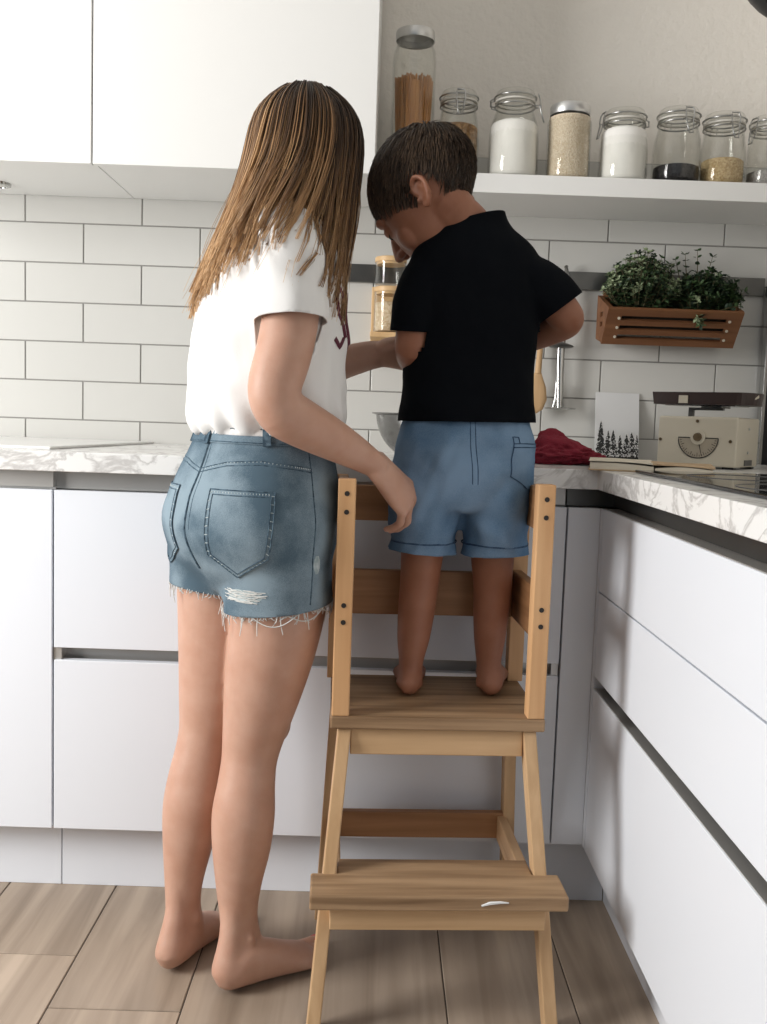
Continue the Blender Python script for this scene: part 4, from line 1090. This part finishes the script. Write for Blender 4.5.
    # rips and frayed hem
    rr = random.Random(21)
    b = newbm(); rows = []
    for i in range(9): v = i/8; wv = math.sin(PI*(.12+.76*v)); rows.append((.7085-.022*v, -52-13*wv, -50+13*wv))
    obj('ripped_patch', patch(fs, rows, .0008, .0008), M['denimL'], sh, smooth=60)
    b = newbm()
    for i in range(34):
        q = rr.uniform(-64, -40); z = rr.uniform(.688, .708); w_ = rr.uniform(5, 14)
        tube(b, curve_on(fs, [(q-w_*.5, z+rr.uniform(-.002, .002)), (q, z+rr.uniform(-.003, .003)), (q+w_*.5, z+rr.uniform(-.002, .002))], .0024, 4), .0007, 4)
    obj('rip_threads', b, M['thread'], sh)
    rows = [(.765-.03*v, 3-3*math.sin(PI*(.1+.8*v)), 4+3*math.sin(PI*(.1+.8*v))) for v in [i/6 for i in range(7)]]
    obj('ripped_patch', patch(fs, rows, .0008, .0008, 6), M['denimL'], sh, smooth=60)
    b = newbm()
    for c, rad, n_, no, cz in (((-.1655,-.8965), .0925, 130, (.10,.06), .672), ((-.2755,-.808), .0905, 110, (-.12,-.02), .680)):
        c0 = (-.165,-.90) if n_ == 130 else (-.276,-.80)
        for i in range(n_):
            a = 2*PI*i/n_+rr.uniform(-.03, .03); x, y = c[0]+rad*math.cos(a), c[1]+rad*1.02*math.sin(a)
            z = cz+no[0]*(x-c0[0])+no[1]*(y-c0[1])
            L = rr.choice((.004, .006, .006, .009, .012, .018)); k = rr.uniform(-.012, .012)
            if rr.random() < .06: L = rr.uniform(.022, .036)
            tx, ty = -math.sin(a), math.cos(a)
            tube(b, [(x, y, z+.004), (x+.002*math.cos(a)+tx*k*.3, y+.002*math.sin(a)+ty*k*.3, z-L*.5), (x+tx*k, y+ty*k, z-L)], [.0010, .0008, .0006], 4)
    for a0, a1, L in ((-1.9, -1.1, .03), (-1.3, -.55, .026), (-.6, -.1, .022)):
        pts = []
        for i in range(13):
            t = i/12; a = a0+(a1-a0)*t; x, y = -.1655+.0955*math.cos(a), -.8965+.0975*math.sin(a)
            pts.append((x, y, .672+.1*(x+.165)+.06*(y+.90)-L*math.sin(PI*t)*.55))
        tube(b, pts, .0009, 4)
    obj('frayed_hem', b, M['thread'], sh)
    # ---------------- hair
    hb = newbm(); uvl = hb.loops.layers.uv.new('strand'); rr = random.Random(11)
    bw = body.data.copy(); bbvh = bvh_of(bw)
    Cs = HM @ V((0, -.012, .035)); face = 35
    ENDS = [(0, (-.080,-.890,1.16)), (30, (-.090,-.77,1.16)), (62, (-.095,-.74,1.165)), (90, (-.15,-.70,1.19)), (135, (-.25,-.73,1.20)), (165, (-.318,-.80,1.175)), (190, (-.332,-.85,1.165)), (212, (-.315,-.915,1.170)), (236, (-.278,-.985,1.185)), (256, (-.228,-1.050,1.205)), (278, (-.178,-1.072,1.215)), (298, (-.132,-1.062,1.205)), (322, (-.088,-1.0,1.16)), (342, (-.074,-.93,1.155)), (360, (-.080,-.890,1.16))]
    def push(p, gap):
        for t in (tbvh,) if p.z < 1.33 else (tbvh, bbvh):
            loc, no, _, dist = t.find_nearest(p, .05)
            if loc is not None:
                sd = (p-loc).dot(no)
                if sd < gap: p = p+no*(gap-sd)
        return p
    def lockpath(al, q, phi0, zj, rj, m=17):
        pts = []; g = (al-face+180) % 360-180
        tgt = al
        if abs(g) < 40: tgt = face+math.copysign(40+abs(g)*.12, g)
        E = V(interp(ENDS, tgt % 360)); E = E.lerp(V((-.175,-.85,E.z)), (1-q)*.42); E.z += zj
        rx, rz = .078+.013*q, .086+.010*q
        n1 = 8
        for i in range(n1):
            t = i/(n1-1); ph = phi0+(R_(97)-phi0)*t; a = R_(al+(tgt-al)*t*t)
            bulge = 1+.05*math.sin(PI*t)
            pts.append(Cs+V((rx*math.sin(ph)*math.cos(a)*bulge, rx*math.sin(ph)*math.sin(a)*bulge, rz*math.cos(ph)+.004)))
        P1 = pts[-1]; out = V((math.cos(R_(tgt)), math.sin(R_(tgt)), 0))
        T1 = (pts[-1]-pts[-2]).normalized(); dz = P1.z-E.z
        k = .25 if 140 < (al % 360) < 275 else .55
        c1 = (P1.lerp(E, .33)+V((0, 0, -.005))).lerp(P1+(T1*.3+V((0, 0, -.7)))*dz*.40, k); c2 = E.lerp(P1, .30)+V((0, 0, .01))+out*.006
        n2 = m-n1
        for i in range(1, n2+1):
            t = i/n2; p = P1*(1-t)**3+c1*3*t*(1-t)**2+c2*3*t*t*(1-t)+E*t**3
            p += V((noise.noise(V((al*.05, t*2.2, q*3+rj))), noise.noise(V((al*.05+7, t*2.2, q*3+rj))), 0))*.014*t
            pts.append(p)
        for _ in range(5):
            pts = [pts[0]]+[pts[i]*.5+(pts[i-1]+pts[i+1])*.25 for i in range(1, m-1)]+[pts[-1]]
        return pts
    nl = 400
    for L in range(nl):
        al = (360*L*.618034) % 360 if L < 290 else rr.uniform(165, 265); q = [1., .9, .75, .5][L % 4] if L % 5 else rr.random()
        phi0 = R_(rr.uniform(2, 26)); zj = rr.uniform(-.022, .03)+(.02 if 240 < al < 300 else 0)+(.03*(1-q))
        gp = lockpath(al, q, phi0, zj, rr.uniform(0, 4))
        base = rr.betavariate(.75, 1.15)
        lighter = .36*math.exp(-((((al-215+180) % 360)-180)/50)**2)
        for k in range(12):
            oa = rr.uniform(0, 2*PI); orad = rr.random()**.5
            ph = rr.uniform(0, 6); pts = []
            for i, p in enumerate(gp):
                t = i/(len(gp)-1); w_ = .0095*(.75+.5*math.sin(PI*t))*(1-.85*max(0, t-.45)/.55)
                e = V((math.cos(oa), math.sin(oa), .3*math.sin(oa*2)))*orad*w_
                wob = V((math.sin(t*5+ph), math.cos(t*4.3+ph), 0))*.0022*t
                p = p+e+wob; pts.append(push(p, .0015+.006*rr.random()*q) if i > 8 and p.z < 1.40 else p)
            cutn = len(pts)-rr.choice((0, 0, 0, 0, 1, 1, 2))
            dk = -.15 if (al > 318 or al < 20) else 0.
            sd = min(1, max(0, dk+base*.88-.05+lighter+rr.uniform(-.14, .14)))
            strand(hb, uvl, pts[:cutn], .0012, .00035, sd)
    # fly-aways
    for k in range(90):
        al = rr.uniform(150, 380) % 360; gp = lockpath(al, 1.12, R_(rr.uniform(2, 22)), rr.uniform(-.03, .03), rr.uniform(0, 9)); ph = rr.uniform(0, 6)
        gp = [p+V((math.sin(i*.5+ph), math.cos(i*.4+ph), .3*math.sin(i*.7)))*.006*(i/len(gp)) for i, p in enumerate(gp)]
        strand(hb, uvl, gp, .0006, .0003, rr.uniform(.4, .95))
    # scalp layer beneath the strands
    cap = newbm(); ell(cap, (0, -.014, .037), (.0795, .0995, .088), HM, 28)
    fl = (HM.to_3x3() @ V((0, 1, 0))).normalized(); upv = (HM.to_3x3() @ V((0, 0, 1))).normalized()
    dele = [v for v in cap.verts if (v.co-Cs).dot(upv) < -.045 or ((v.co-Cs).dot(fl) > .055 and (v.co-Cs).dot(upv) < .045)]
    bmesh.ops.delete(cap, geom=dele, context='VERTS')
    ul = cap.loops.layers.uv.new('strand')
    for f in cap.faces:
        f.smooth = True
        for lp in f.loops: lp[ul].uv = (.12, .1)
    me = bpy.data.meshes.new('c'); cap.to_mesh(me); cap.free(); hb.from_mesh(me)
    me = bpy.data.meshes.new('hair'); hb.to_mesh(me); hb.free()
    obj('hair', me, M['hairW'], body)

def boy():
    bm = newbm(); g = .5
    stack(bm, [(.865,.147,-.80,.06,.04,-6),(.90,.147,-.80,.090,.066,-6),(.94,.148,-.80,.100,.082,-6),(1.0,.150,-.80,.098,.076,-6),(1.08,.150,-.80,.098,.074,-7),(1.16,.152,-.797,.102,.074,-8),(1.22,.155,-.795,.108,.070,-8),(1.265,.155,-.793,.100,.058,-8),(1.30,.148,-.792,.066,.048,-8),(1.32,.142,-.79,.042,.042,-8)])
    limb(bm, [(.093,-.80,.90,.046,.055),(.086,-.80,.82,.045,.050),(.082,-.80,.74,.0375,.041),(.079,-.80,.69,.035,.038),(.076,-.804,.65,.0335,.038),(.072,-.812,.60,.0295,.034),(.069,-.819,.56,.0225,.025),(.068,-.825,.535,.022,.024),(.067,-.828,.518,.026,.027)])
    limb(bm, [(.202,-.79,.90,.046,.055),(.208,-.79,.82,.045,.050),(.211,-.79,.74,.0385,.042),(.213,-.79,.69,.0345,.038),(.212,-.794,.65,.0325,.037),(.211,-.80,.60,.0285,.033),(.210,-.808,.56,.0225,.025),(.211,-.813,.535,.022,.024),(.212,-.815,.518,.026,.027)])
    foot(bm, (.066,-.864,g), 3, .182, False); foot(bm, (.212,-.850,g), 6, .182, True)
    HM = head_matrix(BOYHEAD[0], *BOYHEAD[1:])
    nb = HM @ V((0, -.018, -.035)); nt = HM @ V((0, -.012, .01))
    limb(bm, [(.152,-.795,1.25,.075,.05),(.148,-.795,1.29,.058,.047),(.138,-.795,1.325,.046,.043),(*(nb.lerp(V((.138,-.795,1.325)), .45)),.043,.043),(*nb,.044,.046),(*nt,.048,.052)])
    head(bm, HM, True)
    limb(bm, [(.235,-.795,1.238,.036,.036),(.262,-.795,1.232,.035,.035),(.292,-.797,1.210,.033,.033),(.316,-.797,1.186,.031,.031),(.323,-.785,1.174,.030,.030),(.303,-.75,1.163,.029,.029),(.270,-.70,1.150,.027,.028),(.228,-.648,1.128,.022,.023),(.200,-.615,1.112,.018,.021)], ref=(0,0,1))
    hand(bm, (.200,-.615,1.112), (-.55,.70,-.45), (.35,.62,.70) if False else (.55,.62,.30), True, .66, ((30,40,25),(35,42,25),(40,44,25),(42,44,25)), (.6,-.5,.5))
    limb(bm, [(.082,-.81,1.235,.036,.036),(.066,-.818,1.22,.035,.035),(.057,-.836,1.175,.033,.033),(.052,-.843,1.135,.032,.032),(.051,-.832,1.112,.031,.031),(.057,-.768,1.100,.0295,.030),(.076,-.69,1.092,.026,.027),(.088,-.635,1.080,.021,.022),(.095,-.600,1.070,.018,.020)], ref=(1,0,0))
    hand(bm, (.095,-.600,1.070), (.20,.85,-.45), (-.85,.30,.25), False, .66, ((30,40,25),(35,42,25),(40,44,25),(42,44,25)), (.6,-.5,.5))
    me = fuse(bm, .0027, 5)
    soften(me, [V((.066,-.85,g+.02)), V((.213,-.836,g+.02))], .05, 8)
    zm = min(v.co.z for v in me.vertices)
    for v in me.vertices: v.co.z += g+.0006-zm if v.co.z < .6 else 0
    body = obj('person', me, M['skinB'], smooth=180)
    tag(body, 'small child in black T-shirt and blue shorts standing barefoot on the wooden step stool', 'person')
    for s in (-1, 1):
        b = newbm(); tube(b, [HM @ V((s*x, y, z)) for x, y, z in ((.014,.093,.026),(.026,.0935,.031),(.042,.084,.029),(.050,.075,.023))], [.0018,.0026,.0024,.001], 6); obj('eyebrow', b, M['brow'], body)
        b = newbm(); tube(b, [HM @ V((s*x, y, z)) for x, y, z in ((.020,.086,-.006),(.027,.0875,-.0075),(.035,.0865,-.0075),(.042,.081,-.006))], [.0009,.0014,.0014,.0008], 6); obj('eyelashes', b, M['brow'], body)
    b = newbm(); ell(b, (0,.0885,-.058), (.0175,.008,.0048), HM, 14); ell(b, (0,.0875,-.067), (.0150,.008,.0052), HM, 14); obj('lips', b, M['lip'], body, smooth=180)
    # black T-shirt
    rows = [(.975,.153,-.80,.119,.094,-6),(.990,.153,-.80,.119,.095,-6),(1.03,.153,-.80,.117,.092,-6),(1.09,.152,-.80,.114,.086,-7),(1.15,.154,-.798,.116,.084,-8),(1.20,.156,-.796,.121,.080,-8),(1.240,.156,-.795,.1235,.073,-8),(1.272,.156,-.794,.115,.064,-8),(1.300,.156,-.792,.100,.058,-8),(1.325,.152,-.791,.074,.053,-8),(1.345,.150,-.79,.058,.050,-8),(1.368,.150,-.79,.050,.048,-8)]
    slR = [(.220,-.795,1.236,.044,.046),(.250,-.795,1.236,.046,.047),(.282,-.796,1.218,.0475,.048),(.308,-.797,1.190,.0475,.048),(.322,-.797,1.170,.047,.047)]
    slL = [(.090,-.81,1.235,.044,.046),(.072,-.817,1.228,.046,.047),(.060,-.826,1.19,.046,.047),(.055,-.832,1.150,.045,.046),(.053,-.83,1.115,.045,.045)]
    me = garment(rows, [(slR, (0,1,0)), (slL, (1,0,0))], .0048, 9,
        [((0,0,.987),(.02,0,-1),2), ((.147,-.790,1.335),(-.33,.12,1),.10)],
        [((.306,-.797,1.192),(.62,0,-.78),.08), ((.054,-.832,1.142),(-.02,.10,-1),.075)])
    wrinkle(me, lambda co, no: .004*noise.noise(V((co.x*10+co.z*9, co.y*10, co.z*17))) + .002*noise.noise(V((co.x*32, co.y*30, co.z*20))) + (.004*math.sin(co.x*70+2*noise.noise(co*9)) if co.z < 1.02 else 0)*max(0, (1.02-co.z)/.035))
    o = obj('t_shirt', me, M['blacktee'], body, smooth=180)
    md = o.modifiers.new('cloth', 'SOLIDIFY'); md.thickness = .002; md.offset = 0
    # blue shorts
    bm = newbm()
    stack(bm, [(.835,.146,-.80,.080,.075,-6),(.87,.147,-.801,.116,.090,-6),(.91,.149,-.802,.121,.095,-6),(.95,.151,-.802,.118,.093,-6),(.985,.153,-.80,.111,.087,-6),(1.01,.153,-.80,.104,.080,-6)])
    limb(bm, [(.092,-.80,.92,.055,.080),(.088,-.805,.87,.0620,.083),(.084,-.805,.82,.0630,.074),(.081,-.80,.77,.0620,.066),(.080,-.80,.735,.0615,.065)])
    limb(bm, [(.205,-.795,.92,.055,.080),(.209,-.798,.87,.0610,.083),(.212,-.797,.82,.0610,.073),(.213,-.792,.77,.0600,.065),(.213,-.792,.735,.060,.064)])
    me = fuse(bm, .0045, 14)
    cut(me, [((0,0,1.003),(0,0,1),2), ((.081,-.80,.757),(-.05,0,-1),.10), ((.213,-.792,.755),(.06,0,-1),.10)])
    wrinkle(me, lambda co, no: .006*noise.noise(V((co.x*9+co.z*12, co.y*9, co.z*15)))+.006*noise.noise(V((co.x*14-abs(co.x-.148)*30-co.z*22, co.y*12, co.z*14)))+.0025*noise.noise(co*42))
    sh = obj('shorts', me, M['chambray'], body, smooth=180)
    md = sh.modifiers.new('cloth', 'SOLIDIFY'); md.thickness = .0024; md.offset = 0
    sw = me.copy(); sw.transform(pmat(body))
    fs = surface(sw, (.149,-.80), -6, .12, .097)
    b = newbm()
    for dq in (-2.2, 2.2): tube(b, curve_on(fs, [(-92+dq, 1.0), (-91+dq, .95), (-89+dq, .91), (-88+dq, .885)], .001, 8), .0009, 5)
    obj('seams', b, M['chamD'], sh)
    rows = [(.955-.055*i/6, -58-1.5*i/6, -16-2*i/6) for i in range(7)]+[(.90-.022*i/4, -59.5+20*i/4, -18-6*i/4) for i in range(1, 5)]
    p = obj('back_pocket', patch(fs, rows, .0008, .0014), M['chambray'], sh, smooth=60)
    b = newbm()
    for zz in (.955, .949): tube(b, curve_on(fs, [(-58, zz), (-37, zz), (-16, zz)], .0024, 8), .0009, 5)
    tube(b, curve_on(fs, [(-58, .966), (-58, .955), (-59, .93), (-59.5, .90), (-39.5, .878)], .0024, 8), .0008, 5)
    tube(b, curve_on(fs, [(-58, .966), (-51, .966), (-51, .955)], .0024, 6), .0008, 5)
    obj('pocket_stitching', b, M['chamD'], p)
    for c, rr_, zt in (((.081,-.80), .0620, .757), ((.213,-.792), .060, .755)):
        k = -.05 if c[0] < .1 else .06
        fl = surface(sw, c, 0, 1, 1); b = newbm()
        def hemp(p):
            d = V((p.x-c[0], p.y-c[1], 0)); return p if d.length < rr_+.010 else V((c[0], c[1], p.z))+d.normalized()*rr_
        for zo in (.020, .0185): tube(b, [hemp(fl(360*i/48, zt+zo, .0012)) for i in range(49)], .0008, 5)
        obj('hem_stitching', b, M['chamD'], sh)
    # short hair
    hb = newbm(); uvl = hb.loops.layers.uv.new('strand'); rr = random.Random(5)
    line = [(-1, -.99), (-.5, -.95), (-.38, -.80), (-.24, -.30), (-.05, -.24), (.04, -.66), (.22, -.60), (.36, -.18), (.55, .12), (.8, .50), (1., .70)]
    wh = V((.05, -.62, .78)).normalized(); C = V((0, -.012, .035)); rad = V((.0765, .0965, .0855))
    def surfp(n, k): return HM @ (C+V((n.x*rad.x, n.y*rad.y, n.z*rad.z))*k)
    cnt = 0
    while cnt < 5200:
        n = V((rr.gauss(0, 1), rr.gauss(0, 1), rr.gauss(0, 1))).normalized()
        if n.z < interp(line, n.y)+rr.uniform(-.05, .05): continue
        if abs(n.x) > .62 and -.48 < n.y < .06 and n.z < -.10: continue
        cnt += 1
        fl = n*n.dot(wh)-wh
        if fl.length < .05: fl = n.orthogonal()
        fl = (fl.normalized()+V((rr.uniform(-.25, .25), .25+rr.uniform(-.25, .25), -.15+rr.uniform(-.2, .2)))); fl = (fl-n*fl.dot(n)).normalized()
        top = max(0, min(1, (n.z+.55)/.9)); L = (.20+.42*top)*rr.uniform(.7, 1.15); lift = .03+.11*top+rr.uniform(0, .03)
        pts = []
        for i in range(5):
            t = i/4; d = (n+fl*L*t).normalized(); pts.append(surfp(d, 1.0+lift*(t*1.25-t*t*.55)+.012*rr.random()*t))
        strand(hb, uvl, pts, .0011, .0004, rr.betavariate(.8, 1.3))
    cap = newbm(); vs = bmesh.ops.create_uvsphere(cap, u_segments=40, v_segments=24, radius=1)['verts']
    dele = [v for v in vs if v.co.normalized().z < interp(line, v.co.normalized().y)+.03]
    for v in cap.verts: v.co = surfp(v.co.normalized(), 1.022)
    bmesh.ops.delete(cap, geom=dele, context='VERTS')
    ul = cap.loops.layers.uv.new('strand')
    for f in cap.faces:
        f.smooth = True
        for lp in f.loops: lp[ul].uv = (.1, .3)
    me = bpy.data.meshes.new('c'); cap.to_mesh(me); cap.free(); hb.from_mesh(me)
    me = bpy.data.meshes.new('hair'); hb.to_mesh(me); hb.free()
    obj('hair', me, M['hairB'], body)
BOYHEAD = ((.072,-.790,1.372), -54, 42, -4, 1.0)
woman()
boy()


# ================================================================== LIGHT AND CAMERA
def area(name, loc, target, sx, sy, power, col):
    L = bpy.data.lights.new(name, 'AREA'); L.shape = 'RECTANGLE'; L.size = sx; L.size_y = sy; L.energy = power; L.color = col
    o = link(bpy.data.objects.new(name, L)); o.location = loc
    o.rotation_euler = (V(target)-V(loc)).to_track_quat('-Z', 'Y').to_euler(); return o
area('window_daylight', (-2.35, -1.75, 1.45), (.1, -.75, .95), .9, 1.35, 86, (1.0, .985, .96))
area('rear_fill', (-.2, -3.6, 1.9), (0, 0, .9), 2.6, 1.6, 5, (.93, .97, 1.0))  # added fill from behind the camera, no window known there
w = bpy.data.worlds.new('sky'); SC.world = w; w.use_nodes = True
bg = w.node_tree.nodes['Background']; bg.inputs['Color'].default_value = (.86, .93, 1, 1); bg.inputs['Strength'].default_value = .09
cam = bpy.data.cameras.new('camera'); co = link(bpy.data.objects.new('camera', cam)); SC.camera = co
cam.sensor_fit = 'VERTICAL'; cam.sensor_height = 24; cam.lens = 954.08/1024*24; cam.clip_start = .05
pitch, yaw, roll = .0954, .0061, .0344
fx = V((math.sin(yaw)*math.cos(pitch), math.cos(yaw)*math.cos(pitch), -math.sin(pitch)))
right = fx.cross(V((0, 0, 1))).normalized(); up = right.cross(fx)
cr, sr = math.cos(roll), math.sin(roll)
r2 = right*cr+up*sr; u2 = up*cr-right*sr
Mx = Matrix((r2, u2, -fx)).transposed().to_4x4(); Mx.translation = V((0, -2.503, .987))
co.matrix_world = Mx
SC.view_settings.view_transform = 'Standard'; SC.view_settings.look = 'None'; SC.view_settings.gamma = 1; SC.view_settings.use_curve_mapping = False
SC.view_settings.exposure = 0.0
